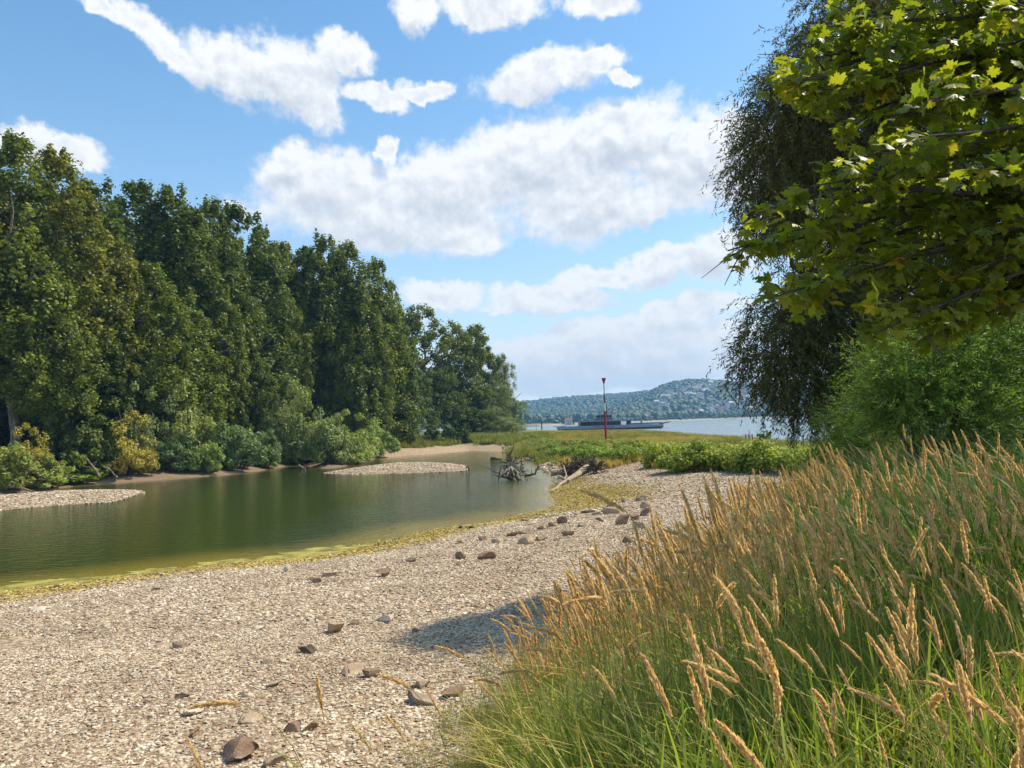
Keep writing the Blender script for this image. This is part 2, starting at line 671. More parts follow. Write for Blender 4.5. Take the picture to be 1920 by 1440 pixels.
def axis_pts(segs):
    out = []
    for a, b, st in segs:
        out += list(np.arange(a, b, st))
    return np.array(sorted(set(np.round(out, 3))))


gx = axis_pts([(-4200, -500, 150), (-500, -150, 12), (-150, -50, 2.0), (-50, -22, 0.7), (-22, -8, 0.35), (-8, 12, 0.16), (12, 30, 0.35), (30, 70, 0.9), (70, 200, 4), (200, 900, 30), (900, 4201, 150)])
gy = axis_pts([(-150, -10, 7), (-10, 1, 0.8), (1, 26, 0.16), (26, 60, 0.4), (60, 140, 0.8), (140, 260, 2), (260, 520, 6), (520, 1001, 30)])
X, Y = np.meshgrid(gx, gy)
Ld = land(X.ravel(), Y.ravel())
nx, ny = len(gx), len(gy)
idx = np.arange(nx * ny).reshape(ny, nx)
F = np.stack([idx[:-1, :-1], idx[:-1, 1:], idx[1:, 1:], idx[1:, :-1]], -1).reshape(-1, 4)
# zones: 0..1 each
xr, yr = X.ravel(), Y.ravel()
dPond = np.minimum(np.minimum(Ld['dA'], Ld['dB']), Ld['dC'])
nz1 = fbm2(xr * 0.35, yr * 0.35, 21)
algae = (1 - sst(Ld['dA'] / alg_w(xr, yr) + (nz1 - 0.5) * 0.9, 0.55, 1.2)) * (Ld['dA'] < Ld['dB'])
mud = ~Ld['bar'] * (1 - sst(Ld['dB'] + (nz1 - 0.5) * 2, 3.0, 6.0)) * (Ld['dB'] < Ld['dA']) * (1 - sst(yr, 105, 130))
grassy = sst(xr - gxl(yr) + (nz1 - 0.5) * 1.4, -0.5, 0.4) * (Ld['sb'] > 0)
woods = sst(Ld['dB'] - 4 + (nz1 - 0.5) * 4, 0, 3) * ((Ld['dB'] < Ld['dA'])) * ~Ld['inP']
edgeC = seg_dist(xr, yr, W2([(985, 842), (1010, 850), (1060, 862), (1130, 872), (1200, 868), (1240, 885), (1330, 895), (1520, 905), (1700, 900)], 1.2), False)
SPITV = W2([(975, 836), (1010, 846), (1060, 860), (1130, 870), (1200, 862), (1240, 874), (1330, 880), (1440, 882), (1540, 885)], 1.15) + [(40, 62), (44, 110), (50, 200), (12, 400), (0, 300)]
spit = inside(xr, yr, SPITV) & (Ld['dR'] > 6)
spitf = np.where(spit, sst(seg_dist(xr, yr, SPITV), 0, 1.5), 0)
veg = np.clip(np.maximum(np.maximum(grassy, woods), spitf), 0, 1)
m, t = newmat('ground')
geo = t.n('ShaderNodeNewGeometry').outputs['Position']
stones = t.voro(geo, 11.0)
sv = t.n('ShaderNodeSeparateColor')
t.set(sv.inputs[0], stones)
vd = t.voro(geo, 11.0, 'Distance')
big = t.noise(geo, 0.45, 4, 0.6)
gcol = t.ramp(sv.outputs[0], [(0.0, (0.24, 0.17, 0.11)), (0.35, (0.42, 0.33, 0.22)), (0.75, (0.54, 0.44, 0.31)), (1.0, (0.64, 0.56, 0.42))])
gcol = t.mix(t.sstep(vd, 0.35, 0.75), gcol, (0.26, 0.19, 0.12))
gcol = t.mix(1.0, gcol, t.mix(big, (0.86, 0.80, 0.72), (1.08, 1.04, 1.0)), blend='MULTIPLY')
acol = t.mix(t.noise(geo, 6, 4), (0.13, 0.09, 0.02), (0.36, 0.27, 0.05))
mcol = t.mix(t.noise(geo, 1.5, 6, 0.65), (0.13, 0.085, 0.05), (0.30, 0.22, 0.14))
vcol = t.mix(t.noise(geo, 2.0, 6, 0.7), (0.05, 0.055, 0.015), (0.16, 0.13, 0.045))
scol = t.mix(t.noise(geo, 0.8, 5, 0.6), (0.14, 0.15, 0.03), (0.30, 0.24, 0.07))
c = t.mix(t.attr('algae'), gcol, acol)
c = t.mix(t.attr('mud'), c, mcol)
c = t.mix(t.attr('veg'), c, vcol)
c = t.mix(t.attr('spitf'), c, scol)
bh = t.math('ADD', t.math('MULTIPLY', t.math('SUBTRACT', 1.0, vd), 0.6), t.noise(geo, 25, 3))
finish(t, principled(t, c, 0.9, t.bump(bh, 0.55, 0.05), 0.15))
ground_mat = m
ground = mesh_np('ground', np.stack([xr, yr, Ld['z']], -1), F, ground_mat,
                 dict(algae=('POINT', algae), mud=('POINT', mud), veg=('POINT', veg), spitf=('POINT', spitf)), smooth=True)
tag(ground, 'pale gravel beach, mud banks and grassy bank around the pond', kind='structure')

# ------------------------------------------------------------------ water
m, t = newmat('pond_water')
geo = t.n('ShaderNodeNewGeometry').outputs['Position']
sh = t.attr('shore')
base = t.mix(t.sstep(sh, 0.3, 4.5), (0.22, 0.17, 0.03), (0.034, 0.050, 0.009))
rip = t.vmath('MULTIPLY', geo, (0.8, 1.25, 1))
n1 = t.noise(rip, 1.8, 4, 0.6, dist=0.3)
n2 = t.noise(geo, 9.0, 3, 0.5)
calm = t.noise(geo, 0.09, 2, 0.5)
openw = t.attr('breeze')
hh = t.math('ADD', n1, t.math('MULTIPLY', n2, 0.22))
bp = t.n('ShaderNodeBump')
t.set(bp.inputs['Height'], hh)
bp.inputs['Distance'].default_value = 0.09
t.set(bp.inputs['Strength'], t.math('MULTIPLY', t.math('ADD', 0.10, t.math('MULTIPLY', openw, 2.4)), t.math('ADD', 0.55, calm)))
b = t.n('ShaderNodeBsdfPrincipled')
t.set(b.inputs['Base Color'], base)
b.inputs['Roughness'].default_value = 0.06
b.inputs['IOR'].default_value = 1.33
t.set(b.inputs['Normal'], bp.outputs[0])
finish(t, b.outputs[0])
pond_mat = m
wx = axis_pts([(-100, -45, 2.5), (-45, 9, 0.45)])
wy = axis_pts([(12, 60, 0.45), (60, 142, 1.0)])
X, Y = np.meshgrid(wx, wy)
Lw = land(X.ravel(), Y.ravel())
nx, ny = len(wx), len(wy)
idx = np.arange(nx * ny).reshape(ny, nx)
F = np.stack([idx[:-1, :-1], idx[:-1, 1:], idx[1:, 1:], idx[1:, :-1]], -1).reshape(-1, 4)
shore = np.where(Lw['inP'], np.minimum(np.minimum(Lw['dA'], Lw['dC']), Lw['dB'] * 1.5), 0)
near = (Lw['inP'] | (np.minimum(np.minimum(Lw['dA'], Lw['dC']), Lw['dB']) < 2.5))
keep = near[F].any(1)
used = np.unique(F[keep])
remap = np.full(nx * ny, -1)
remap[used] = np.arange(len(used))
xw, yw = X.ravel()[used], Y.ravel()[used]
breeze = np.clip(sst(xw + 0.02 * (yw - 30), -13, -1) * 0.8 + 0.12, 0, 1) * (1 - 0.8 * sst(yw, 55, 80)) * (1 - 0.6 * sst(xw, -2, 2))
pond = mesh_np('pond_water', np.stack([xw, yw, np.full(len(used), 0.006)], -1), remap[F[keep]], pond_mat,
               dict(shore=('POINT', shore[used]), breeze=('POINT', breeze)))
tag(pond, 'still green pond water beside the gravel beach', kind='structure')

m, t = newmat('river_water')
geo = t.n('ShaderNodeNewGeometry').outputs['Position']
n1 = t.noise(t.vmath('MULTIPLY', geo, (0.25, 0.6, 1)), 1.0, 5, 0.65)
streak = t.noise(t.vmath('MULTIPLY', geo, (0.006, 0.03, 1)), 1.0, 4, 0.6)
b = t.n('ShaderNodeBsdfPrincipled')
t.set(b.inputs['Base Color'], t.mix(streak, (0.10, 0.14, 0.15), (0.19, 0.24, 0.25)))
t.set(b.inputs['Roughness'], t.math('ADD', 0.12, t.math('MULTIPLY', streak, 0.25)))
b.inputs['IOR'].default_value = 1.33
t.set(b.inputs['Normal'], t.bump(n1, 0.7, 0.35))
finish(t, b.outputs[0])
river = mesh_np('river_water', [(-4200, -150, 0), (4200, -150, 0), (4200, 4300, 0), (-4200, 4300, 0)], [(0, 1, 2, 3)], m)
tag(river, 'wide pale river with small ripples', kind='structure')


# ------------------------------------------------------------------ scatter by geometry nodes
def scatter(name, pts, rots, scls, idxs, protos, **kw):
    coll = bpy.data.collections.new('prototypes_' + name)
    for p in protos:
        coll.objects.link(p)
    me = bpy.data.meshes.new(name)
    n = len(pts)
    me.vertices.add(n)
    me.vertices.foreach_set('co', np.asarray(pts, np.float32).ravel())
    a = me.attributes.new('rot', 'FLOAT_VECTOR', 'POINT')
    a.data.foreach_set('vector', np.asarray(rots, np.float32).ravel())
    a = me.attributes.new('scl', 'FLOAT_VECTOR', 'POINT')
    a.data.foreach_set('vector', np.asarray(scls, np.float32).ravel())
    a = me.attributes.new('idx', 'INT', 'POINT')
    a.data.foreach_set('value', np.asarray(idxs, np.int32))
    o = link(bpy.data.objects.new(name, me))
    g = bpy.data.node_groups.new(name, 'GeometryNodeTree')
    g.interface.new_socket('Geometry', in_out='INPUT', socket_type='NodeSocketGeometry')
    g.interface.new_socket('Geometry', in_out='OUTPUT', socket_type='NodeSocketGeometry')
    gi, go = g.nodes.new('NodeGroupInput'), g.nodes.new('NodeGroupOutput')
    ip = g.nodes.new('GeometryNodeInstanceOnPoints')
    ci = g.nodes.new('GeometryNodeCollectionInfo')
    ci.inputs['Collection'].default_value = coll
    ci.inputs['Separate Children'].default_value = True
    ci.inputs['Reset Children'].default_value = True

    def na(nm, typ):
        q_ = g.nodes.new('GeometryNodeInputNamedAttribute')
        q_.data_type = typ
        q_.inputs['Name'].default_value = nm
        return [s for s in q_.outputs if s.enabled and s.name == 'Attribute'][0]
    g.links.new(gi.outputs[0], ip.inputs['Points'])
    g.links.new(ci.outputs[0], ip.inputs['Instance'])
    ip.inputs['Pick Instance'].default_value = True
    g.links.new(na('idx', 'INT'), ip.inputs['Instance Index'])
    g.links.new(na('rot', 'FLOAT_VECTOR'), ip.inputs['Rotation'])
    g.links.new(na('scl', 'FLOAT_VECTOR'), ip.inputs['Scale'])
    g.links.new(ip.outputs[0], go.inputs[0])
    md = o.modifiers.new('scatter', 'NODES')
    md.node_group = g
    return tag(o, **kw)


def ico(sub, seed, rough=0.15, squash=(1, 1, 1), cuts=0, cr=(0.45, 0.8)):
    bm = bmesh.new()
    bmesh.ops.create_icosphere(bm, subdivisions=sub, radius=1.0)
    rr = random.Random(seed)
    planes = []
    for _ in range(cuts):
        nvec = Vector((rr.gauss(0, 1), rr.gauss(0, 1), rr.gauss(0, 0.8))).normalized()
        planes.append((nvec, rr.uniform(*cr)))
    if cuts:
        planes.append((Vector((0.05, 0.1, 1)).normalized(), rr.uniform(0.5, 0.7)))
        planes.append((Vector((0, 0, -1)), 0.5))
    for v in bm.verts:
        k = 1 + rr.uniform(-rough, rough)
        co = v.co * k
        for nvec, dd in planes:
            e = co.dot(nvec) - dd
            if e > 0:
                co = co - nvec * e
        v.co = Vector((co.x * squash[0], co.y * squash[1], co.z * squash[2]))
    V_ = [tuple(v.co) for v in bm.verts]
    F_ = [tuple(v.index for v in f.verts) for f in bm.faces]
    bm.free()
    return V_, F_


def proto_mesh(name, V_, F_, mat, smooth=False):
    me = bpy.data.meshes.new(name)
    me.from_pydata(V_, [], F_)
    me.materials.append(mat)
    if smooth:
        me.polygons.foreach_set('use_smooth', [True] * len(me.polygons))
    return bpy.data.objects.new(name, me)


def pebblemat(name, stops, scale=1.0):
    m, t = newmat(name)
    oi = t.n('ShaderNodeObjectInfo')
    g = t.n('ShaderNodeTexCoord').outputs['Object']
    c = t.ramp(oi.outputs['Random'], stops)
    pn = t.noise(oi.outputs['Location'], 0.55, 5, 0.65)
    c = t.mix(1.0, c, t.mix(t.sstep(pn, 0.36, 0.64), (1.10, 1.08, 1.03), (0.80, 0.75, 0.68)), blend='MULTIPLY')
    nz = t.noise(g, 2.5, 4, 0.6)
    c = t.mix(t.math('MULTIPLY', t.sstep(nz, 0.45, 0.75), 0.35), c, (0.25, 0.18, 0.12))
    finish(t, principled(t, c, 0.8, None, 0.25))
    return m


peb_mat = pebblemat('pebble_stone', [(0.0, (0.22, 0.13, 0.08)), (0.14, (0.34, 0.23, 0.14)), (0.35, (0.50, 0.40, 0.28)), (0.7, (0.60, 0.50, 0.36)), (0.9, (0.67, 0.58, 0.44)), (1.0, (0.78, 0.72, 0.59))])
alg_mat = pebblemat('algae_stone', [(0.0, (0.14, 0.09, 0.03)), (0.3, (0.32, 0.22, 0.04)), (0.7, (0.50, 0.37, 0.07)), (1.0, (0.60, 0.50, 0.22))])


def pebble_protos(tag_, mat):
    out = []
    for k in range(7):
        rr = random.Random(50 + k)
        V_, F_ = ico(2 if k < 3 else 1, 50 + k, 0.10, (1.0, rr.uniform(0.55, 0.85), rr.uniform(0.22, 0.42)), cuts=5)
        out.append(proto_mesh('%s_%d' % (tag_, k), V_, F_, mat, smooth=(k % 2 == 0)))
    return out


def pebbles(name, n, xr_, yr_, test, smin, smax, mat, z_lift=0.1, **kw):
    x = rng.uniform(*xr_, n)
    y = rng.uniform(*yr_, n)
    k = np.abs(x) < 0.72 * y + 1.5
    x, y = x[k], y[k]
    Lp = land(x, y)
    k = test(x, y, Lp)
    x, y, z = x[k], y[k], Lp['z'][k]
    n = len(x)
    s = smin + (smax - smin) * rng.random(n) ** 2.2
    pts = np.stack([x, y, np.maximum(z, -0.02) + s * z_lift], -1)
    rots = np.stack([rng.normal(0, 0.22, n), rng.normal(0, 0.22, n), rng.uniform(0, 6.28, n)], -1)
    scl = np.stack([s, s * rng.uniform(0.8, 1.2, n), s * rng.uniform(0.7, 1.2, n)], -1)
    return scatter(name, pts, rots, scl, rng.integers(0, 7, n), pebble_protos(name, mat), **kw)


def beach(x, y, Lp):
    g_ = (Lp['sb'] > 0) & (x - gxl(y) > rng.normal(0.15, 0.35, len(x)))
    return ~Lp['inP'] & ~Lp['inR'] & (np.minimum(Lp['dA'], Lp['dC']) < Lp['dB']) & ~g_ & ~inside(x, y, SPITV)


def is_alg(x, y, Lp):
    return (Lp['dA'] / alg_w(x, y) + (fbm2(x * 0.35, y * 0.35, 21) - 0.5) * 0.9 + (fbm2(x * 2, y * 2, 23) - 0.5) * 0.8 + rng.normal(0, 0.2, len(x))) < 0.85


pebbles('gravel', 150000, (-9, 6), (2.5, 15), lambda x, y, L: beach(x, y, L) & ~is_alg(x, y, L), 0.014, 0.046, peb_mat, 0.12,
        label='pale river pebbles covering the beach in front', kind='stuff')
pebbles('gravel', 150000, (-18, 12), (15, 34), lambda x, y, L: beach(x, y, L) & ~is_alg(x, y, L), 0.022, 0.064, peb_mat, 0.12,
        label='pale river pebbles covering the upper beach', kind='stuff')
pebbles('gravel', 40000, (-4, 26), (34, 68), lambda x, y, L: beach(x, y, L) & ~is_alg(x, y, L), 0.05, 0.12, peb_mat, 0.12,
        label='pale gravel running on towards the fallen tree', kind='stuff')
pebbles('gravel', 70000, (-50, -4), (42, 95), lambda x, y, L: L['bar'], 0.07, 0.16, peb_mat, 0.10,
        label='pale gravel of the two low bars in the pond', kind='stuff')
pebbles('algae_gravel', 200000, (-22, 9), (17, 60), lambda x, y, L: ~L['inR'] & (L['dA'] < L['dB']) & ((~L['inP'] & is_alg(x, y, L)) | (L['inP'] & (L['dA'] < 0.45))),
        0.03, 0.09, alg_mat, 0.1, label='yellow algae crusted stones along the waterline', kind='stuff')
pebbles('rubble', 9000, (-2, 8), (66, 165), lambda x, y, L: ~L['inP'] & (np.minimum(L['dC'], L['dA']) < 5) & (L['dC'] < L['dB'] + 4), 0.10, 0.34, peb_mat, 0.2,
        label='loose pale rubble on the far tip of the pond', kind='stuff')

# floating algae along the near shore
bm_ = MB()
for (px, py, rx, ry) in [(640, 1031, 100, 5), (575, 1040, 60, 5), (430, 1062, 75, 6), (500, 1050, 70, 4), (170, 1091, 130, 7), (40, 1104, 90, 6), (330, 1072, 70, 4),
                         (700, 1022, 50, 3), (250, 1086, 60, 4), (100, 1099, 60, 3)]:
    for sx in ((-0.4, 0.5) if px < 600 else (0.0,)):
        n = 40
        pts = []
        c0 = PZ(px + sx * rx, py + rng.normal(0, 1.5), 0)
        ex = abs(PZ(px + rx * 0.6, py, 0)[0] - PZ(px, py, 0)[0])
        ey = abs(PZ(px, py - ry, 0)[1] - PZ(px, py, 0)[1])
        ph = rng.uniform(0, 50)
        for k in range(n):
            an = 2 * math.pi * k / n
            r_ = 0.3 + 1.5 * float(vnoise(np.array([ph + 3.2 * math.cos(an)]), np.array([3.2 * math.sin(an)]), 3)[0]) + 0.25 * rng.random()
            pts.append((c0[0] + ex * r_ * math.cos(an), c0[1] + ey * r_ * math.sin(an) + 0.05 * ex * math.cos(an), 0.010 + 0.002 * len(bm_.f) / 10))
        bm_.add(pts, [tuple(range(n))])
m, t = newmat('floating_algae')
geo = t.n('ShaderNodeNewGeometry').outputs['Position']
finish(t, principled(t, t.mix(t.sstep(t.noise(geo, 1.6, 8, 0.75), 0.35, 0.65), (0.12, 0.11, 0.015), (0.44, 0.37, 0.07)), 0.6, t.bump(t.noise(geo, 20, 4), 0.6, 0.02), 0.3))
tag(bm_.build('algae', m), 'flat yellow green algae floating in shallow water at the beach', kind='stuff')

# ------------------------------------------------------------------ hills beyond the river
SKY = [(700, 762), (850, 760), (975, 758), (1000, 755.5), (1040, 751), (1065, 749), (1120, 745), (1170, 742), (1212, 738), (1300, 738), (1600, 740), (2000, 750)]     # far ridge
SK2 = [(1040, 793), (1080, 786), (1115, 772), (1140, 762), (1170, 752), (1195, 743), (1212, 738), (1232, 727), (1262, 716.5), (1292, 711), (1330, 711.5), (1362, 715), (1400, 719), (1440, 723), (1520, 730), (1700, 735), (2000, 745)]
D1, D2 = 3000.0, 2150.0


def ridge(x, y, lst, D, tree):
    u = x / np.maximum(y, 1)
    us, hs = [], []
    for px, py in lst:
        p = P(px, py, D)
        us.append(p[0] / p[1])
        hs.append(p[2] - tree)
    return np.interp(u, us, hs)


def hills_z(x, y):
    sd = seg_dist(x, y, RIV_FAR[:-1], False)
    # beyond the bank?
    yb = np.interp(x, [p[0] for p in RIV_FAR[:-1]], [p[1] for p in RIV_FAR[:-1]])
    on = y > yb
    s = np.where(on, sd, 0)
    z = np.where(on, 4.0 * (1 - np.exp(-s / 25)), -np.minimum(0.1 * sd, 2.6) - 0.05)
    h1 = ridge(x, y, SKY, D1, 10) * sst(y, 1500, D1)
    h2 = ridge(x, y, SK2, D2, 10) * np.clip((y - yb - 60) / (D2 - yb - 60), 0, 1) ** 0.9 * (1 - 0.35 * sst(y, D2, D2 + 800))
    h2 = h2 * np.where(y > D2, 1, 1)
    bump_ = (fbm2(x / 170, y / 170, 31) - 0.5) * 26 * sst(s, 120, 500) * (1 - sst(y, D2 - 350, D2 - 100))
    zz = np.maximum(np.maximum(h1, h2), 0) + bump_
    return np.where(on, np.maximum(z, zz * sst(s, 50, 260)), z), on, s


hx = axis_pts([(-4200, -800, 200), (-800, 1500, 22), (1500, 4201, 200)])
hy = axis_pts([(985, 1400, 18), (1400, 2400, 25), (2400, 3100, 50), (3100, 4300, 200)])
X, Y = np.meshgrid(hx, hy)
zz, on, sS = hills_z(X.ravel(), Y.ravel())
zz = np.where(Y.ravel() < 1000, -2.2, zz)
nx, ny = len(hx), len(hy)
idx = np.arange(nx * ny).reshape(ny, nx)
F = np.stack([idx[:-1, :-1], idx[:-1, 1:], idx[1:, 1:], idx[1:, :-1]], -1).reshape(-1, 4)
m, t = newmat('hill_ground')
geo = t.n('ShaderNodeNewGeometry').outputs['Position']
nzh = t.noise(geo, 0.02, 6, 0.65)
finish(t, principled(t, t.mix(t.attr('shore'), t.mix(nzh, (0.05, 0.07, 0.02), (0.14, 0.15, 0.05)), (0.42, 0.36, 0.25)), 0.95, None, 0.1))
hill = mesh_np('hills', np.stack([X.ravel(), Y.ravel(), zz], -1), F, m, dict(shore=('POINT', (1 - sst(sS, 10, 30)) * on)), smooth=True)
tag(hill, 'wooded hills beyond the river', kind='structure')

hl_mat = leafmat('hill_tree_leaves', (0.014, 0.034, 0.008), (0.060, 0.10, 0.020), 0.08, objcol=False)
protos = []
for k in range(4):
    V_, F_ = ico(3, 300 + k, 0.16, (1, 1, 1.05))
    V_ = np.array(V_)
    V_ = V_ * (1 + 0.35 * (fbm2(V_[:, 0] * 2.5 + 9 * k, V_[:, 1] * 2.5 + V_[:, 2] * 2, 40 + k) - 0.5))[:, None]
    o = mesh_np('hill_tree_%d' % k, V_, np.array(F_), hl_mat, dict(v=('FACE', np.clip(rng.normal(0.3 + 0.15 * k, 0.2, len(F_)), 0, 1))), link_it=False)
    protos.append(o)


def hill_scatter(n, xr_, yr_, size, name, label, test):
    x = rng.uniform(*xr_, n)
    y = rng.uniform(*yr_, n)
    z, on, s = hills_z(x, y)
    k = on & (x / y > -0.06) & (x / y < 0.75) & test(x, y, s)
    x, y, z = x[k], y[k], z[k]
    n = len(x)
    sc = size * rng.uniform(0.65, 1.25, n)
    return scatter(name, np.stack([x, y, z + sc * 0.45], -1), np.stack([0 * x, 0 * x, rng.uniform(0, 6.28, n)], -1),
                   np.stack([sc, sc, sc * rng.uniform(0.85, 1.3, n)], -1), rng.integers(0, 4, n), protos if False else [p.copy() for p in protos], label=label, kind='stuff')


hill_scatter(30000, (-150, 1600), (1150, 2260), 7.0, 'hillside_woods', 'dense broadleaf woods on the nearer hillside across the river',
             lambda x, y, s: (s > 55) & (fbm2(x / 90, y / 90, 61) + 0.1 * sst(s, 100, 500) > 0.40))
hill_scatter(17000, (-250, 1800), (2260, 3120), 9.5, 'hillside_woods', 'dense woods on the far bluish ridge', lambda x, y, s: s > 60)
hill_scatter(1500, (-60, 900), (1080, 1800), 3.0, 'bankside_bushes', 'low bushes and scrub along the far river bank', lambda x, y, s: (s > 14) & (s < 60))

# ------------------------------------------------------------------ trees and bushes across the pond
tree_leaf = leafmat('tree_leaves', (0.045, 0.071, 0.008), (0.22, 0.26, 0.032), 0.30)
pale_leaf = leafmat('willow_leaves', (0.13, 0.16, 0.055), (0.36, 0.40, 0.15), 0.30)
bark = barkmat('grey_bark', (0.10, 0.085, 0.065), (0.26, 0.23, 0.19))
dark_bark = barkmat('dark_bark', (0.045, 0.035, 0.028), (0.12, 0.10, 0.08))


def clump_cloud(cen, rr, n, size, upb=0.55, narrow=1.0, hang=0.0, sh=(0.55, 1.0)):
    """leaves in clumps: cen (m,3), rr (m,3) radii, n leaves per clump"""
    m_ = len(cen)
    d = nrm(rng.normal(0, 1, (m_, n, 3)))
    k = rng.uniform(sh[0], sh[1], (m_, n, 1))
    pos = (cen[:, None, :] + d * rr[:, None, :] * k).reshape(-1, 3)
    d = d.reshape(-1, 3)
    nor = nrm(d * 0.75 + np.array([0, 0, upb]) + rng.normal(0, 0.55, d.shape))
    ax = rng.normal(0, 1, d.shape) + np.array([0, 0, -hang])
    s = size * rng.uniform(0.65, 1.35, len(pos))
    V_ = rhombs(pos, nor, ax, s, s * narrow)
    cv = np.repeat(rng.uniform(0, 1, m_), n)
    v = np.clip(cv * 0.45 + rng.random(len(pos)) * 0.55, 0, 1)
    return V_, v


def poplar_crown(name, Hh, Rr, nb, seed, base=0.04, leaf=0.30, per=105, m_=400, masses=4):
    """a tall crown made of several upright rounded masses, each built of leaf clumps"""
    global rng
    rng = np.random.default_rng(seed)
    ms = [(0.0, 0.0, 1.0, 0.62)]
    for i in range(masses):
        an = 2 * math.pi * i / masses + rng.uniform(-0.4, 0.4)
        o_ = rng.uniform(0.38, 0.62)
        ms.append((o_ * math.cos(an), o_ * math.sin(an), rng.uniform(0.62, 0.95), rng.uniform(0.40, 0.58)))
    cen, rad_ = [], []
    for i in range(m_):
        ox, oy, tt_, mr = ms[i % len(ms)]
        t_ = rng.uniform(0, 1) ** 0.9
        prof = np.interp(t_, [0, 0.15, 0.5, 0.8, 0.93, 1], [0.55, 0.9, 1.0, 0.85, 0.6, 0.15])
        an = rng.uniform(0, 2 * math.pi)
        rad0 = Rr * mr * prof * rng.uniform(0.55, 1.05)
        z = Hh * (base + (tt_ - base) * t_ * 0.98)
        k = np.interp(z / Hh, [0, 0.2, 0.6, 1], [0.85, 1.05, 1.0, 0.8])
        cen.append((Rr * ox * k + rad0 * math.cos(an), Rr * oy * k + rad0 * math.sin(an), z))
        w_ = Rr * rng.uniform(0.07, 0.20)
        rad_.append((w_, w_, w_ * rng.uniform(0.8, 1.9)))
    for i in range(nb):   # shoots round the tops
        ox, oy, tt_, mr = ms[i % len(ms)]
        cen.append((Rr * ox * 0.85 + rng.normal(0, 0.12) * Rr, Rr * oy * 0.85 + rng.normal(0, 0.12) * Rr, Hh * (tt_ - rng.uniform(0.0, 0.045))))
        w_ = Rr * rng.uniform(0.05, 0.10)
        rad_.append((w_, w_, w_ * rng.uniform(1.6, 3.0)))
    cen, rad_ = np.array(cen), np.array(rad_)
    V_, v = clump_cloud(cen, rad_, per, leaf, 0.5, sh=(0.25, 1.25))
    return mesh_np(name, V_, quads(len(v)), tree_leaf, dict(v=('FACE', v)), link_it=False).data


def round_crown(name, Hh, Rr, seed, mat, leaf=0.34, per=105, m_=260, base=0.25, narrow=1.0, hang=0.0, gaps=0.0, lobes=9):
    global rng
    rng = np.random.default_rng(seed)
    lb = []
    for i in range(lobes):
        an = 2 * math.pi * i / lobes * 1.7 + rng.uniform(0, 1)
        t_ = rng.uniform(base + 0.08, 0.86)
        lb.append((Rr * 0.55 * math.cos(an), Rr * 0.55 * math.sin(an), Hh * t_, Rr * rng.uniform(0.38, 0.6)))
    lb.append((0, 0, Hh * 0.84, Rr * 0.42))
    cen, rad_ = [], []
    for i in range(m_):
        x, y, z, r_ = lb[rng.integers(len(lb))]
        d = nrm(rng.normal(0, 1, 3) + np.array([0, 0, 0.25]))
        k = rng.uniform(0.55, 1.0)
        zz_ = z + d[2] * r_ * k * 1.25
        if zz_ < Hh * base:
            continue
        cen.append((x + d[0] * r_ * k, y + d[1] * r_ * k, zz_))
        w_ = Rr * rng.uniform(0.07, 0.16)
        rad_.append((w_, w_, w_ * rng.uniform(0.7, 1.2 + hang)))
    V_, v = clump_cloud(np.array(cen), np.array(rad_), per, leaf, 0.5, narrow, hang, sh=(0.3, 1.2))
    return mesh_np(name, V_, quads(len(v)), mat, dict(v=('FACE', v)), link_it=False).data


def trunk_mesh(name, Hh, r0, seed, mat, limbs=10, spread=0.35, top=0.9, start=0.25, rise=0.25):
    global rng
    rng = np.random.default_rng(seed)
    b = MB()
    pts = [np.array([0, 0, -1.2])]
    for i in range(1, 9):
        pts.append(np.array([rng.normal(0, 0.010 * Hh), rng.normal(0, 0.010 * Hh), Hh * top * i / 8]))
    b.tube(pts, [r0 * (1.25 if i == 0 else 1 - 0.88 * i / 8) for i in range(9)], 8)
    for i in range(limbs):
        t_ = start + (top - start) * (i + 0.5) / limbs
        k = t_ / top * 8
        p = pts[int(k)] + (pts[min(int(k) + 1, 8)] - pts[int(k)]) * (k - int(k))
        an = i * 2.4 + rng.uniform(0, 0.8)
        L = Hh * spread * rng.uniform(0.5, 1.0) * (1.15 - t_)
        q_ = p + np.array([L * math.cos(an), L * math.sin(an), Hh * rise * rng.uniform(0.4, 1.0) * (1.1 - t_)])
        b.tube(wobble(p, q_, 5, 0.05), [r0 * 0.38 * (1.1 - t_) * (1 - 0.8 * j / 4) + 0.02 for j in range(5)], 5)
    return b.mesh(name, mat)


POP = [(poplar_crown('crown', 30, 4.6, 46, 101), trunk_mesh('trunk', 30, 0.42, 1, bark)),
       (poplar_crown('crown', 30, 5.2, 54, 102), trunk_mesh('trunk', 30, 0.45, 2, bark)),
       (poplar_crown('crown', 30, 4.2, 40, 103), trunk_mesh('trunk', 30, 0.40, 3, dark_bark)),
       (poplar_crown('crown', 30, 5.6, 46, 104, base=0.30, m_=320), trunk_mesh('trunk', 30, 0.45, 4, bark, 14, 0.4))]
POP += [(poplar_crown('crown', 30, 5.4, 40, 105, masses=3), trunk_mesh('trunk', 30, 0.42, 5, bark)), (poplar_crown('crown', 30, 6.2, 66, 106, masses=6, m_=480), trunk_mesh('trunk', 30, 0.45, 6, dark_bark))]
RND = [(round_crown('crown', 22, 8.5, 111, tree_leaf, base=0.12), trunk_mesh('trunk', 22, 0.5, 11, dark_bark, 12, 0.5, 0.8)),
       (round_crown('crown', 22, 7.5, 112, pale_leaf, 0.40, narrow=0.45, hang=0.5, base=0.08), trunk_mesh('trunk', 22, 0.45, 12, dark_bark, 12, 0.5, 0.8)),
       (round_crown('crown', 22, 8.0, 113, tree_leaf, m_=190, base=0.35, lobes=7), trunk_mesh('trunk', 22, 0.5, 13, dark_bark, 16, 0.55, 0.85, 0.2))]


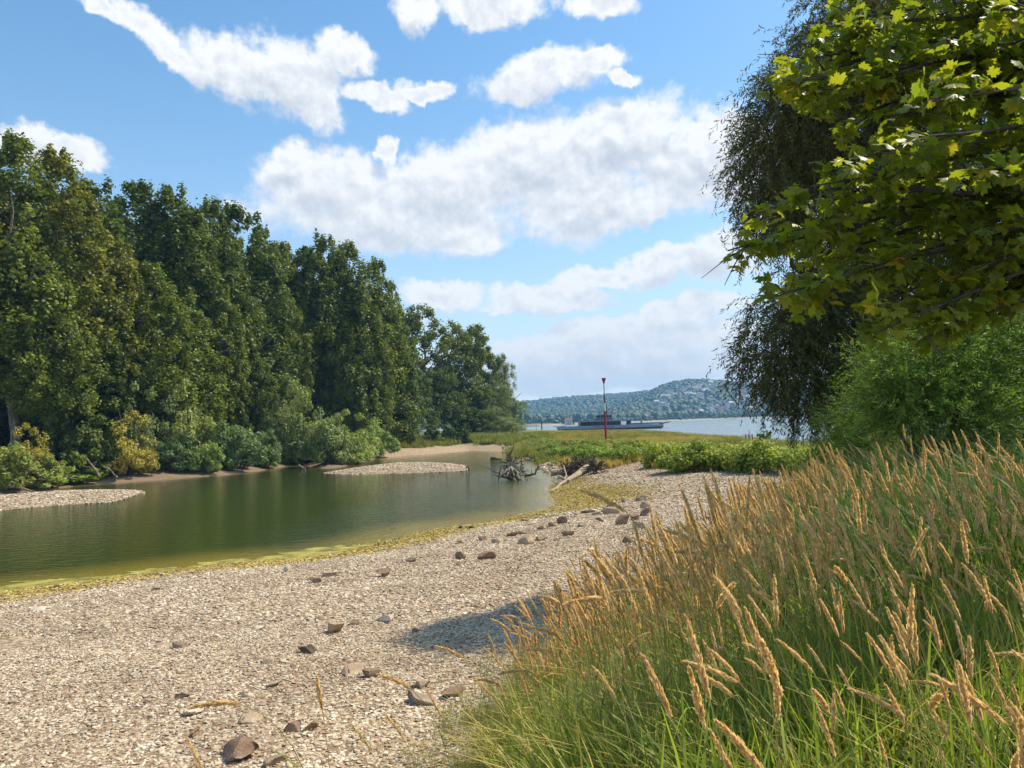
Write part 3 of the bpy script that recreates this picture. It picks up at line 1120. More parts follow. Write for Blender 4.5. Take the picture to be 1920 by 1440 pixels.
def bush_crown(name, seed, mat, leaf, per, m_, narrow, flat=1.0):
    """a bush 2 m wide and 2 m high standing on its origin; scaled where it is used"""
    global rng
    rng = np.random.default_rng(seed)
    cen, rad_ = [], []
    for i in range(m_):
        an, el_ = rng.uniform(0, 6.28), abs(rng.normal(0.35, 0.55))
        lob = 0.78 + 0.25 * math.sin(an * 3 + seed) + 0.12 * math.sin(an * 5 + el_ * 4)
        k = lob * rng.uniform(0.55, 1.0)
        el_ = min(el_, 1.5)
        cen.append((k * math.cos(an) * math.cos(el_), k * math.sin(an) * math.cos(el_), 0.12 + 1.75 * k * math.sin(el_) * flat))
        w_ = rng.uniform(0.14, 0.26)
        rad_.append((w_, w_, w_ * 0.9))
    V_, v = clump_cloud(np.array(cen), np.array(rad_), per, leaf, 0.7, narrow)
    V_[:, 2] = np.maximum(V_[:, 2], 0.0)
    return mesh_np(name, V_, quads(len(v)), mat, dict(v=('FACE', v)), link_it=False).data


def bush_stems(name, seed):
    global rng
    rng = np.random.default_rng(seed)
    b = MB()
    for i in range(9):
        an = i * 2.4
        b.tube(wobble((0.08 * math.cos(an), 0.08 * math.sin(an), -0.15), (0.65 * math.cos(an), 0.65 * math.sin(an), rng.uniform(0.6, 1.5)), 4, 0.06),
               [0.035, 0.028, 0.018, 0.008], 4)
    return b.mesh(name, dark_bark)


BUSH = [(bush_crown('crown', 121, pale_leaf, 0.085, 130, 70, 0.45), bush_stems('stems', 1)),
        (bush_crown('crown', 122, pale_leaf, 0.10, 120, 80, 0.5), bush_stems('stems', 2)),
        (bush_crown('crown', 123, tree_leaf, 0.09, 130, 70, 0.8), bush_stems('stems', 3)),
        (bush_crown('crown', 124, tree_leaf, 0.12, 110, 60, 0.9, 0.7), bush_stems('stems', 4))]


def plant(name, pair, names, loc, scale, rz, label, cat, color=(1, 1, 1, 1), group=None):
    e = empty(name, loc, rz, label=label, cat=cat, group=group)
    e.scale = scale
    for me, nm in zip(pair, names):
        o = link(bpy.data.objects.new(nm, me))
        o.parent = e
        o.color = color
    return e


def stand(px, depth):
    """ground point in the direction of a photo column"""
    p = P(px, 820, depth)
    x, y = p[0], p[1]
    return np.array([x, y, gz(x, y)])


def tree_at(px, depth, top_py, pair, Hh, wide, label, color, rz, name='poplar_tree', group='poplars of the wood across the pond'):
    if name == 'poplar_tree':
        depth = depth + 6
    b = stand(px, depth)
    h = P(px, top_py, depth)[2] - b[2]
    s = h / Hh
    return plant(name, pair, ('crown', 'trunk'), b, (s * wide, s * wide, s), rz, label, 'tree', color, group)


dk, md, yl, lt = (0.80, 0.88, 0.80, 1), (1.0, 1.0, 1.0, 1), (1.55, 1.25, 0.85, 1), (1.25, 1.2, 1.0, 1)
front = [
    (-45, 70, 300, 3, 1.05, yl, 'yellowish tall tree cut by the photo edge, first of the wood'),
    (28, 71, 268, 3, 1.0, lt, 'loose topped tall tree with a forked pale trunk, highest of the wood'),
    (100, 75, 290, 3, 0.85, yl, 'tall yellow green tree with thin open top beside the forked one'),
    (175, 84, 345, 1, 0.95, dk, 'dark poplar with a broad top just before the notch in the tree line'),
    (215, 93, 372, 2, 0.8, lt, 'lighter small topped poplar standing in the notch of the tree line'),
    (262, 92, 352, 0, 1.0, dk, 'dark poplar with many upright tips, first after the notch'),
    (318, 93, 358, 1, 0.9, md, 'poplar with fingered top, second after the notch'),
    (362, 97, 388, 2, 0.85, dk, 'slim poplar a little lower than its neighbours in the middle of the row'),
    (404, 98, 378, 0, 0.85, md, 'poplar with a single pointed dome above the pale bank willow'),
    (450, 103, 392, 1, 0.9, dk, 'rounded poplar before the tree line starts to slope down'),
    (494, 109, 430, 0, 0.85, md, 'poplar on the sloping part of the tree line'),
    (535, 115, 462, 2, 0.9, lt, 'low topped lighter poplar in the dip before the last big group'),
    (572, 118, 462, 2, 0.9, dk, 'narrow dark poplar in the dip of the tree line'),
    (615, 117, 448, 1, 0.95, md, 'tall poplar, first of the last big group of poplars'),
    (665, 120, 460, 0, 1.0, md, 'full poplar in the middle of the last big group'),
    (708, 125, 492, 1, 0.85, lt, 'poplar on the right shoulder of the last big group'),
    (742, 131, 528, 2, 0.75, md, 'last poplar of the wood, beside the patch of sky'),
    (90, 70, 500, 0, 0.95, lt, 'half high leafy poplar in front of the tall yellow green tree'),
    (170, 76, 520, 2, 1.2, dk, 'half high dark poplar behind the bank bushes on the near side'),
    (225, 80, 462, 1, 0.9, yl, 'mid height yellow green poplar standing out before the dark row'),
    (285, 82, 500, 0, 1.1, lt, 'mid height bright poplar in front of the notch poplars'),
    (345, 88, 560, 2, 1.2, lt, 'leafy lower poplar above the willow bush by the mud bank'),
    (420, 93, 545, 1, 0.85, lt, 'sunlit lower poplar in front of the middle row'),
    (465, 97, 590, 0, 0.9, md, 'lower poplar beside the pale bank willow'),
    (520, 106, 545, 1, 0.95, lt, 'leafy poplar directly behind the pale bank willow'),
    (655, 116, 600, 2, 1.0, lt, 'young poplar at the foot of the last big group'),
    (705, 121, 590, 0, 0.85, lt, 'young bright poplar beside the dead stem at the meadow'),
]
for i, (px, dep, top, k, wd, colr, lab) in enumerate(front):
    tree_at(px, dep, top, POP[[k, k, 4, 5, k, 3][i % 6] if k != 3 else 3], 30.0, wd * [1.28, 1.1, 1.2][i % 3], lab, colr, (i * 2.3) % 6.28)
# second row, deeper in the wood
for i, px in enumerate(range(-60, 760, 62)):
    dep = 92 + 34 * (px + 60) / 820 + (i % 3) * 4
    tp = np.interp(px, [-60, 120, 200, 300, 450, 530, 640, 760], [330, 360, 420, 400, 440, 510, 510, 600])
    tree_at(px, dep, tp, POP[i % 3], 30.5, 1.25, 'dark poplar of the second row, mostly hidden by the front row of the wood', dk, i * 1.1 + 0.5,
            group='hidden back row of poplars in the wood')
for (px, dep, top, k, Hh, wd, colr, nm, lab) in [
    (800, 172, 572, 2, 23.0, 1.0, (1.15, 1.05, 0.9, 1), 'broadleaf_tree', 'tall open crowned tree with dark boughs right of the patch of sky'),
    (858, 180, 604, 0, 23.0, 0.85, (1.1, 1.05, 0.9, 1), 'broadleaf_tree', 'dense round tree beside the tall open crowned one'),
    (905, 195, 640, 0, 23.0, 0.85, (0.85, 0.95, 0.85, 1), 'broadleaf_tree', 'dark green tree with a stepped outline before the last willow'),
    (945, 205, 662, 1, 23.0, 0.7, (0.75, 0.8, 0.7, 1), 'willow_tree', 'dark willow with feathery top near the end of the tree line'),
    (925, 185, 712, 1, 23.0, 1.1, (0.9, 0.9, 0.8, 1), 'willow_tree', 'soft grey green willow in front of the feathery one'),
    (962, 190, 745, 1, 23.0, 1.3, (0.95, 1.0, 0.85, 1), 'willow_tree', 'low willow at the very end of the tree line by the river'),
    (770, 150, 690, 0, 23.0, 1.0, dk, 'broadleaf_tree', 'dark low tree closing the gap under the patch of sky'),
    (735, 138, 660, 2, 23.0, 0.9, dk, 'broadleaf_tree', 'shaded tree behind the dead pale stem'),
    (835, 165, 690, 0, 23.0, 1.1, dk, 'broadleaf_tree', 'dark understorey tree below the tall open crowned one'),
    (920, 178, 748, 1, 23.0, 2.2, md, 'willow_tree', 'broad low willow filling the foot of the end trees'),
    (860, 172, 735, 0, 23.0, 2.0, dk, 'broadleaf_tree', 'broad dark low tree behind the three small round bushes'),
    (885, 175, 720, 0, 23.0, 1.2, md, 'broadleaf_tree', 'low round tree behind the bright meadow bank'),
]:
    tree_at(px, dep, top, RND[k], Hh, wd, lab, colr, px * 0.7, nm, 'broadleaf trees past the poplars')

SHD = lambda px: float(np.interp(px, [a_[0] for a_ in wood_px][::-1], [b_[1] for b_ in W2(wood_px)][::-1]))
# bushes on the far bank: px, base py, top py, half width px, pair, colour
wl, wy, wd_ = (1.0, 1.05, 0.9, 1), (1.75, 1.25, 0.55, 1), (0.75, 0.9, 0.8, 1)
for i, (px, by, ty, hw, k, colr, lab) in enumerate([
    (20, 900, 812, 55, 1, (1.15, 1.1, 0.6, 1), 'olive green bush at the photo edge on the mud bank'),
    (60, 860, 790, 42, 0, wy, 'small yellow leaved bush above the olive one'),
    (80, 893, 840, 50, 1, (1.3, 1.3, 0.7, 1), 'yellow green bush beside the dead branches'),
    (140, 890, 862, 45, 3, (1.5, 1.7, 0.7, 1), 'low bright green plants above the dead branches'),
    (120, 868, 735, 60, 2, dk, 'dark tall bush behind the dead branches'),
    (190, 872, 770, 50, 2, md, 'dark bush between the dead branches and the yellowish willow'),
    (240, 872, 768, 52, 0, wy, 'yellowish hanging willow bush over the mud bank'),
    (262, 800, 712, 55, 0, wl, 'grey green bush above the yellowish willow'),
    (355, 866, 708, 58, 0, (1.25, 1.2, 0.8, 1), 'tall pale willow bush with a round head in the middle of the mud bank'),
    (330, 872, 800, 40, 1, wd_, 'low shaded bush at the foot of the round headed willow'),
    (392, 876, 815, 30, 1, (1.1, 1.2, 0.7, 1), 'small light bush right of the round headed willow'),
    (440, 868, 775, 50, 1, wd_, 'blue green dark willow bush overhanging the waterline'),
    (495, 870, 790, 36, 1, wd_, 'second blue green willow bush near the point of the mud bank'),
    (535, 850, 697, 55, 0, (1.15, 1.15, 0.9, 1), 'tallest pale willow bush, in two heads before the poplars'),
    (575, 868, 740, 42, 0, wl, 'silvery willow bush right of the tallest one'),
    (560, 880, 838, 34, 1, (1.3, 1.4, 0.8, 1), 'low light green bush dipping into the pond'),
    (615, 872, 760, 45, 1, wl, 'grey green willow bush hanging over the water'),
    (660, 868, 765, 50, 0, (1.25, 1.3, 0.8, 1), 'bright broad willow bush at the corner of the pond'),
    (700, 850, 785, 38, 1, (1.1, 1.2, 0.8, 1), 'small willow bush between the corner bush and the meadow'),
    (809, 833, 797, 17, 2, dk, 'first of the three small round dark bushes on the meadow'),
    (843, 829, 789, 19, 2, (0.9, 1.1, 0.8, 1), 'middle one of the three small round bushes, light topped'),
    (871, 830, 802, 17, 2, dk, 'lowest dark one of the three small round bushes'),
    (878, 806, 762, 30, 3, (1.6, 2.0, 0.8, 1), 'bright fresh green bush at the foot of the end trees'),
    (920, 806, 780, 34, 3, (1.5, 1.7, 0.7, 1), 'bright green bank growth behind the three small bushes'),
    (1437, 830, 806, 15, 2, (1.3, 1.5, 0.9, 1), 'lone small round bush at the river edge before the water'),
]):
    h_ = hit(px, by) if px > 700 else None
    if h_ is None:
        dd = SHD(px) + (1.5 if ty > 800 else 3.0 if by > 868 or ty > 755 else 5.0)
        b = stand(px, dd)
    else:
        b = h_
    dd = b[1]
    hh = P(px, ty, dd)[2] - b[2]
    ww = hw * dd / FPX
    plant('willow_bush' if k < 2 else 'bush', BUSH[k], ('crown', 'stems'), b, (ww * 1.15, ww * 1.15, hh / 1.85), i * 1.9, lab, 'bush', colr, 'bushes along the far bank')

# dead pale stem at the meadow
b = stand(722, 134)
mb = MB()
mb.tube(wobble((0, 0, -0.5), (0.4, 0, 11.5), 6, 0.01), [0.22, 0.2, 0.16, 0.12, 0.08, 0.04], 6)
br = MB()
for (z0, dx, dz, r_) in [(2.5, 2.4, 2.6, 0.1), (3.8, -1.6, 1.2, 0.07), (5.5, 1.4, 2.0, 0.06), (7.0, -1.2, 1.8, 0.05)]:
    br.tube(wobble((0.1, 0, z0), (dx, 0.4, z0 + dz), 5, 0.05), [r_, r_ * .8, r_ * .6, r_ * .4, r_ * .2], 5)
e = empty('dead_tree', b, 0, label='bare pale dead stem between the poplars and the meadow', cat='dead tree')
mb.build('trunk', bark, e)
br.build('branch', bark, e)

# forked pale trunk seen at the edge of the wood is part of the loose topped tree; reeds and meadow growth
rng = np.random.default_rng(77)


def tuft_proto(name, n, h, spread, width, mat, lean=0.35, seed=0, seg=3):
    r = np.random.default_rng(seed)
    an, rr_ = r.uniform(0, 6.28, n), spread * np.sqrt(r.random(n))
    b0 = np.stack([rr_ * np.cos(an), rr_ * np.sin(an), np.zeros(n)], 1)
    dirn = np.stack([np.cos(an) + r.normal(0, .6, n) - 0.5, np.sin(an) + r.normal(0, .6, n), np.zeros(n)], 1)
    hh = h * r.uniform(0.55, 1.15, n)
    side = nrm(np.cross(dirn, [0, 0, 1.0]) + r.normal(0, .3, (n, 3)))
    vs = []
    ln = lean * r.uniform(0.2, 1.5, n)
    for k in range(seg + 1):
        t_ = k / seg
        c_ = b0 + dirn * (ln * hh * t_ ** 2)[:, None] + np.array([0, 0, 1.0]) * (hh * (t_ - 0.28 * ln * t_ ** 3))[:, None]
        wd2 = width * (1 - t_ ** 1.6) * 0.5 + 0.0006
        vs += [c_ - side * wd2, c_ + side * wd2]
    V_ = np.stack(vs, 1).reshape(-1, 3)
    st = (seg + 1) * 2
    F_ = []
    for k in range(seg):
        q_ = np.array([2 * k, 2 * k + 1, 2 * k + 3, 2 * k + 2])
        F_.append(np.arange(n)[:, None] * st + q_[None, :])
    v = np.tile(r.random(n), seg)
    return mesh_np(name, V_, np.concatenate(F_), mat, dict(v=('FACE', v)), link_it=False)


gold_grass = leafmat('golden_grass', (0.36, 0.28, 0.055), (0.62, 0.47, 0.12), 0.35, (1.2, 1.1, 0.7), objcol=False)
green_grass = leafmat('green_grass', (0.06, 0.10, 0.015), (0.17, 0.23, 0.035), 0.4, objcol=False)
lime_grass = leafmat('meadow_grass', (0.12, 0.15, 0.025), (0.30, 0.30, 0.06), 0.35, objcol=False)
broad_leaf = leafmat('broad_weed_leaves', (0.11, 0.15, 0.02), (0.42, 0.44, 0.07), 0.38, objcol=True)


def field(name, n, xr_, yr_, test, protos_, smin, smax, **kw):
    x, y = rng.uniform(*xr_, n), rng.uniform(*yr_, n)
    k = test(x, y)
    x, y = x[k], y[k]
    Lp = land(x, y)
    k = ~Lp['inP'] & ~Lp['inR'] & (Lp['dm'] > 0.4)
    x, y, z = x[k], y[k], Lp['z'][k]
    n = len(x)
    s = rng.uniform(smin, smax, n)
    return scatter(name, np.stack([x, y, z - 0.02], -1), np.stack([rng.normal(0, .06, n), rng.normal(0, .06, n), rng.uniform(0, 6.28, n)], -1),
                   np.stack([s, s, s * rng.uniform(0.8, 1.25, n)], -1), rng.integers(0, len(protos_), n), protos_, **kw)


field('golden_grass', 16000, (-2, 50), (55, 230), lambda x, y: inside(x, y, SPITV) & (seg_dist(x, y, RIVER) > 4) & (fbm2(x / 6, y / 9, 91) > 0.42),
      [tuft_proto('gold_tuft_%d' % k, 60, 0.62, 0.55, 0.05, gold_grass, 0.3, 400 + k) for k in range(3)], 0.8, 1.3,
      label='dry golden grass covering the top of the spit', kind='stuff')
field('green_weeds', 9000, (-2, 50), (50, 230), lambda x, y: inside(x, y, SPITV) & (seg_dist(x, y, RIVER) > 4) & (fbm2(x / 6, y / 9, 91) < 0.62),
      [tuft_proto('lime_tuft_%d' % k, 50, 0.6, 0.6, 0.07, lime_grass, 0.4, 410 + k) for k in range(3)], 0.8, 1.4,
      label='yellow green low plants growing through the golden grass of the spit', kind='stuff')
field('meadow_grass', 9000, (-50, 8), (60, 260), lambda x, y: (seg_dist(x, y, B_, False) > 3.5 + 2 * fbm2(x / 5, y / 5, 4)) & (seg_dist(x, y, B_, False) < 26) & (y > 60 - x * 0.6) & (x > -0.32 * y) & (x < 6),
      [tuft_proto('meadow_tuft_%d' % k, 50, 0.7, 0.6, 0.08, lime_grass, 0.4, 420 + k) for k in range(3)], 0.9, 1.8,
      label='bright green grass and reeds below the end trees', kind='stuff')


# leafy weed thickets along the edge of the spit
def thicket(seed, n=2600):
    r = np.random.default_rng(seed)
    V_all, v_all = [], []
    c = []
    for i in range(34):
        an, k = r.uniform(0, 6.28), math.sqrt(r.random())
        c.append((k * math.cos(an) * 1.0, k * math.sin(an) * 1.0, r.uniform(0.25, 0.95) * (1.1 - 0.55 * k * k), r.uniform(0.16, 0.3)))
    c = np.array(c)
    j = r.integers(0, len(c), n)
    d = nrm(r.normal(0, 1, (n, 3)))
    pos = c[j, :3] + d * c[j, 3:4] * np.array([1, 1, 0.8])
    pos[:, 2] = np.maximum(pos[:, 2], 0.02)
    nor = nrm(d * 0.5 + np.array([0, 0, 0.8]) + r.normal(0, 0.4, (n, 3)))
    s = 0.115 * r.uniform(0.6, 1.4, n)
    V_ = rhombs(pos, nor, r.normal(0, 1, (n, 3)), s, s * 0.75)
    v = np.clip(0.3 * r.random(len(c))[j] + 0.7 * r.random(n), 0, 1)
    return mesh_np('leaves', V_, quads(n), broad_leaf, dict(v=('FACE', v)), link_it=False).data


TH = [thicket(500 + k) for k in range(3)]
edge = [(990, 836, 12, 1.0), (1012, 842, 16, 1.1), (1035, 850, 20, 1.2), (1060, 857, 22, 1.3), (1085, 861, 22, 1.2), (1112, 866, 26, 1.4), (1140, 869, 28, 1.4), (1168, 868, 24, 1.2),
        (1195, 862, 24, 1.1), (1220, 855, 26, 1.1), (1110, 852, 26, 1.1), (1160, 850, 26, 1.0), (1250, 876, 26, 1.5), (1278, 886, 30, 1.6), (1310, 882, 32, 1.5), (1345, 880, 34, 1.5),
        (1385, 882, 36, 1.5), (1425, 884, 36, 1.6), (1465, 886, 36, 1.6), (1505, 888, 36, 1.6), (1545, 890, 36, 1.6), (1290, 868, 34, 1.2), (1340, 862, 36, 1.2), (1400, 866, 36, 1.2), (1460, 868, 40, 1.3), (1520, 870, 40, 1.4),
        (1000, 828, 14, 0.9), (1030, 836, 20, 1.0), (1065, 842, 24, 1.0), (1100, 840, 26, 1.0), (1140, 838, 26, 0.9), (1190, 843, 26, 1.0), (1235, 848, 28, 1.0), (1262, 858, 28, 1.1)]
lbls = ['first small leafy weed clump at the stony tip of the spit', 'dark leafy weed clump second from the stony tip', 'leafy clump over the dark drift line', 'leafy clump behind the root plate of the fallen tree',
        'leafy clump above the pale stones by the fallen tree', 'big bright leafy clump over the gravel slope', 'bright leafy clump left of the gravel tongue', 'leafy clump at the head of the gravel tongue',
        'small leafy clump where the gravel tongue meets the golden grass', 'leafy clump between the gravel tongue and the light green thicket', 'leafy clump behind the big bright one', 'leafy clump behind the gravel tongue clumps',
        'light green thicket corner nearest the gravel tongue', 'broad light green thicket reaching lowest onto the gravel', 'light green thicket next to the lowest one', 'thicket below the thin sticks at the river edge',
        'thicket below the red and white barrier', 'thicket below the lone round bush', 'thicket left of the hanging willow twigs', 'thicket below the hanging willow twigs', 'last thicket half hidden by tall golden grass',
        'rear part thicket behind the broad light green one', 'rear thicket behind the river edge sticks', 'rear thicket beside the red and white barrier', 'rear thicket beside the lone round bush', 'rear thicket under the willow curtain',
        'little weed clump highest on the stony tip', 'weed clump in the golden grass above the drift line', 'weed clump in the golden grass behind the root plate', 'weed clump in the golden grass left of the river marker',
        'weed clump in the golden grass in line with the river marker', 'weed clump in the golden grass right of the river marker', 'weed clump between the golden grass and the light green thicket', 'weed clump joining the light green thicket corner']
for i, ((px, by, hw, hh), lb) in enumerate(zip(edge, lbls)):
    b = hit(px, by)
    ww = hw * b[1] / FPX
    c_ = (1.15, 1.15, 0.8, 1) if px > 1230 else (0.85, 1.0, 0.7, 1)
    c_ = (c_[0] * rng.uniform(0.85, 1.15), c_[1] * rng.uniform(0.9, 1.1), c_[2], 1)
    o = link(bpy.data.objects.new('leafy_thicket', TH[i % 3]))
    o.location = b
    o.rotation_euler = (0, 0, i * 2.1)
    o.scale = (ww * 1.45, ww * 1.3, hh * rng.uniform(0.85, 1.4))
    o.color = c_
    tag(o, lb, 'weed clump', 'leafy weed clumps along the edge of the spit')

# ------------------------------------------------------------------ willow, shrub and maple on the near bank
will_leaf = leafmat('hanging_willow_leaves', (0.052, 0.058, 0.015), (0.16, 0.165, 0.05), 0.28, (1.2, 1.2, 0.6), objcol=True, rough=0.7, spec=0.08)  # leaf colour set dark to carry the backlit look of the willows
shrub_leaf = leafmat('shrub_leaves', (0.08, 0.16, 0.015), (0.28, 0.40, 0.06), 0.35, objcol=True)
twig_mat = plain('twig', (0.10, 0.075, 0.05), 0.8)


def twiggy(name, lobes, ntw, leaves, tl, ll, lw, droop, mat, seed, up=0.2, inner=0.35, angle=0.6, bias=(0, 0, 0)):
    """leafy twigs growing out of a set of ellipsoids: (centre, radii, weight)"""
    r = np.random.default_rng(seed)
    wt = np.array([l[2] for l in lobes], float)
    k = r.choice(len(lobes), ntw, p=wt / wt.sum())
    cen = np.array([l[0] for l in lobes])[k]
    rd = np.array([l[1] for l in lobes])[k]
    d = nrm(r.normal(0, 1, (ntw, 3)))
    rr_ = (inner + (1 - inner) * r.random((ntw, 1)) ** 0.6)
    p = cen + d * rd * rr_ * 0.92
    dirn = nrm(d + np.array([0, 0, up]) + np.array(bias) + r.normal(0, 0.35, (ntw, 3)))
    L = tl * r.uniform(0.5, 1.3, ntw)
    steps = 6
    P_ = [p]
    D_ = [dirn]
    for s in range(steps):
        dirn = nrm(dirn + np.array([0, 0, -droop / steps * 2]) + r.normal(0, 0.06, (ntw, 3)))
        p = p + dirn * (L / steps)[:, None]
        P_.append(p)
        D_.append(dirn)
    P_, D_ = np.stack(P_, 1), np.stack(D_, 1)
    # twig ribbons
    side = nrm(np.cross(D_[:, 0], r.normal(0, 1, (ntw, 3))))
    wv = 0.006 * (1 - np.arange(steps + 1) / (steps + 1))[None, :, None]
    V1 = np.stack([P_ - side[:, None] * wv, P_ + side[:, None] * wv], 2).reshape(-1, 3)
    st = (steps + 1) * 2
    F1 = np.concatenate([np.arange(ntw)[:, None] * st + np.array([2 * q_, 2 * q_ + 1, 2 * q_ + 3, 2 * q_ + 2])[None] for q_ in range(steps)])
    # leaves
    tpos = (np.arange(leaves) + 0.5) / leaves
    ki = np.minimum((tpos * steps).astype(int), steps - 1)
    fr = (tpos * steps - ki)[None, :, None]
    base = P_[:, ki] * (1 - fr) + P_[:, ki + 1] * fr
    dd = D_[:, ki]
    rv = nrm(np.cross(dd, r.normal(0, 1, dd.shape)))
    ax = nrm(dd * (1 - angle) + rv * angle + np.array([0, 0, -0.25 * droop]))
    sz = ll * r.uniform(0.6, 1.25, base.shape[:2])
    c_ = base + ax * sz[..., None] * 0.5
    n_ = ntw * leaves
    nor = nrm(np.cross(ax.reshape(-1, 3), r.normal(0, 1, (n_, 3))) + np.array([0, 0, 0.4]))
    V2 = rhombs(c_.reshape(-1, 3), nor, ax.reshape(-1, 3), sz.ravel(), np.full(n_, lw) * r.uniform(0.7, 1.2, n_))
    v = np.clip(np.repeat(r.random(ntw) * 0.45, leaves) + 0.55 * r.random(n_), 0, 1)
    crown = mesh_np(name, V2, quads(n_), mat, dict(v=('FACE', v)))
    tw = mesh_np('twigs', V1, F1, twig_mat)
    return crown, tw


def lobe(px, py, dep, rx, ry, rz_=None, wgt=None):
    p = P(px, py, dep)
    k = dep / FPX
    r_ = (rx * k, (rz_ if rz_ else rx) * k, ry * k)
    return (p, r_, wgt if wgt else r_[0] * r_[2])


# hanging willow
wl_lobes = [lobe(1480, 240, 17.0, 95, 110), lobe(1510, 150, 17.2, 85, 90), lobe(1445, 330, 17.0, 70, 110), lobe(1450, 405, 17.2, 65, 60), lobe(1600, 60, 17.5, 110, 130),
            lobe(1560, 330, 18, 110, 160), lobe(1650, 230, 18.5, 150, 190), lobe(1450, 660, 17, 62, 85), lobe(1510, 700, 17.2, 70, 95), lobe(1575, 640, 17.6, 80, 140),
            lobe(1530, 560, 17.6, 85, 80), lobe(1640, 500, 18.5, 130, 170), lobe(1620, 740, 18, 60, 60), lobe(1450, 590, 17.2, 50, 35), lobe(1720, 60, 18.5, 140, 160)]
e = empty('willow_tree', stand(1612, 18.3), 0, label='dark hanging willow behind the maple, its curtain of twigs over the river view', cat='tree')
inv = -np.array(e.location)
cr, tw = twiggy('crown', [(l[0] + inv, l[1], l[2]) for l in wl_lobes], 8600, 24, 0.9, 0.14, 0.027, 1.15, will_leaf, 5, up=0.1, inner=0.2)
cr.parent = tw.parent = e
b = MB()
g0 = np.array(e.location)
T0 = np.zeros(3)
tp = [T0 + np.array([0, 0, -0.8]), T0 + np.array([-0.05, 0, 0.8]), T0 + np.array([0.1, 0, 2.6]), P(1640, 480, 18.4) - g0, P(1650, 250, 18.4) - g0, P(1660, 20, 18.4) - g0]
b.tube(tp, [0.42, 0.33, 0.28, 0.22, 0.15, 0.06], 9)
for l in wl_lobes:
    q_ = l[0] + inv
    t_ = min(max((q_[2] - 1.5) * 0.7, 0.8), 9)
    src = np.array([np.interp(t_, [a_[2] for a_ in tp], [a_[k] for a_ in tp]) for k in range(3)])
    b.tube(wobble(src, q_, 6, 0.05, -0.06), [0.11, 0.09, 0.07, 0.055, 0.035, 0.015], 5)
b.build('trunk', dark_bark, e)

wl2 = [lobe(1780, 420, 20, 170, 230), lobe(1900, 250, 20.5, 200, 280), lobe(1850, 600, 20, 190, 190), lobe(1730, 640, 19.5, 110, 150), lobe(1950, 700, 19, 170, 170), lobe(1880, 40, 21, 190, 150),
       lobe(1700, 330, 20, 120, 180), lobe(1790, 780, 19, 160, 80)]
e = empty('willow_tree', stand(1850, 20.5), 0, label='second dark willow filling the gaps behind the maple at the photo edge', cat='tree')
inv = -np.array(e.location)
cr, tw = twiggy('crown', [(l[0] + inv, l[1], l[2]) for l in wl2], 5000, 22, 1.0, 0.18, 0.038, 1.1, will_leaf, 6, up=0.1, inner=0.1)
cr.parent = tw.parent = e
b = MB()
b.tube([(0, 0, -.8), (0, 0, 1), (.1, 0, 4), (0.2, 0.1, 8), (0, 0, 11.5)], [0.45, 0.36, 0.28, 0.16, 0.05], 9)
for l in wl2:
    q_ = l[0] + inv
    b.tube(wobble((0.05, 0, max(0.8, q_[2] * 0.6)), q_, 6, 0.05, -0.05), [0.12, 0.1, 0.08, 0.06, 0.04, 0.015], 5)
b.build('trunk', dark_bark, e)

# fresh green willow shrubs
for (lbs, n, seed, pxb, dep, lab) in [
    ([lobe(1740, 700, 11.5, 110, 90), lobe(1830, 650, 11.8, 100, 90), lobe(1690, 760, 11.2, 75, 60), lobe(1790, 780, 11.2, 120, 55), lobe(1665, 705, 11.4, 45, 45)], 2300, 8, 1765, 11.7,
     'fresh green narrow leaved shrub before the willow trunk'),
    ([lobe(1915, 640, 12.4, 110, 110), lobe(1900, 760, 12.0, 120, 70), lobe(1980, 700, 12, 100, 140)], 1500, 9, 1925, 12.3,
     'second green shrub running out of the photo edge'),
    ([lobe(1600, 800, 14.5, 45, 40), lobe(1650, 830, 14, 60, 40), lobe(1570, 840, 14.8, 30, 30)], 500, 10, 1620, 14.5,
     'small sprawling shrub under the hanging willow curtain')]:
    e = empty('willow_shrub', stand(pxb, dep), 0, label=lab, cat='shrub', group='green willow shrubs on the bank')
    inv = -np.array(e.location)
    cr, tw = twiggy('crown', [(l[0] + inv, l[1], l[2]) for l in lbs], n, 22, 0.55, 0.085, 0.014, 0.35, shrub_leaf, seed, up=0.7, inner=0.15, angle=0.5, bias=(-0.25, -0.2, 0))
    cr.parent = tw.parent = e
    b = MB()
    for k, l in enumerate(lbs * 3):
        q_ = l[0] + inv + rng.normal(0, 0.25, 3)
        b.tube(wobble((0.15 * math.cos(k), 0.15 * math.sin(k), -0.2), q_, 5, 0.06), [0.035, 0.028, 0.02, 0.013, 0.006], 4)
    b.build('stems', dark_bark, e)

# maple
HALF = [(0, 1.0), (0.07, 0.76), (0.20, 0.78), (0.19, 0.52), (0.42, 0.70), (0.66, 0.74), (0.60, 0.50), (0.76, 0.40), (0.50, 0.22), (0.72, 0.02), (0.46, -0.06), (0.34, -0.22), (0.08, -0.10)]


def maple_leaf(fold, droop, curl):
    V_ = [(0, 0.12, 0)]
    for x, y in HALF:
        V_.append((x, y, 0))
    for x, y in HALF[1:]:
        V_.append((-x, y, 0))
    V_.append((0, -0.04, 0))
    n = len(HALF)
    right = list(range(1, n + 1)) + [2 * n]
    left = [1] + list(range(n + 1, 2 * n)) + [2 * n]
    F_ = []
    for q_ in (right, left):
        for a_, b2 in zip(q_[:-1], q_[1:]):
            F_.append((0, b2, a_) if q_ is right else (0, a_, b2))
    V_ = np.array(V_, float)
    V_[:, 2] = -fold * np.abs(V_[:, 0]) - droop * (V_[:, 1]) ** 2 + curl * np.sin(V_[:, 0] * 5 + V_[:, 1] * 4) * 0.08
    V_[:, :2] *= 0.62
    V_[:, 2] *= 0.62
    return V_, np.array(F_)


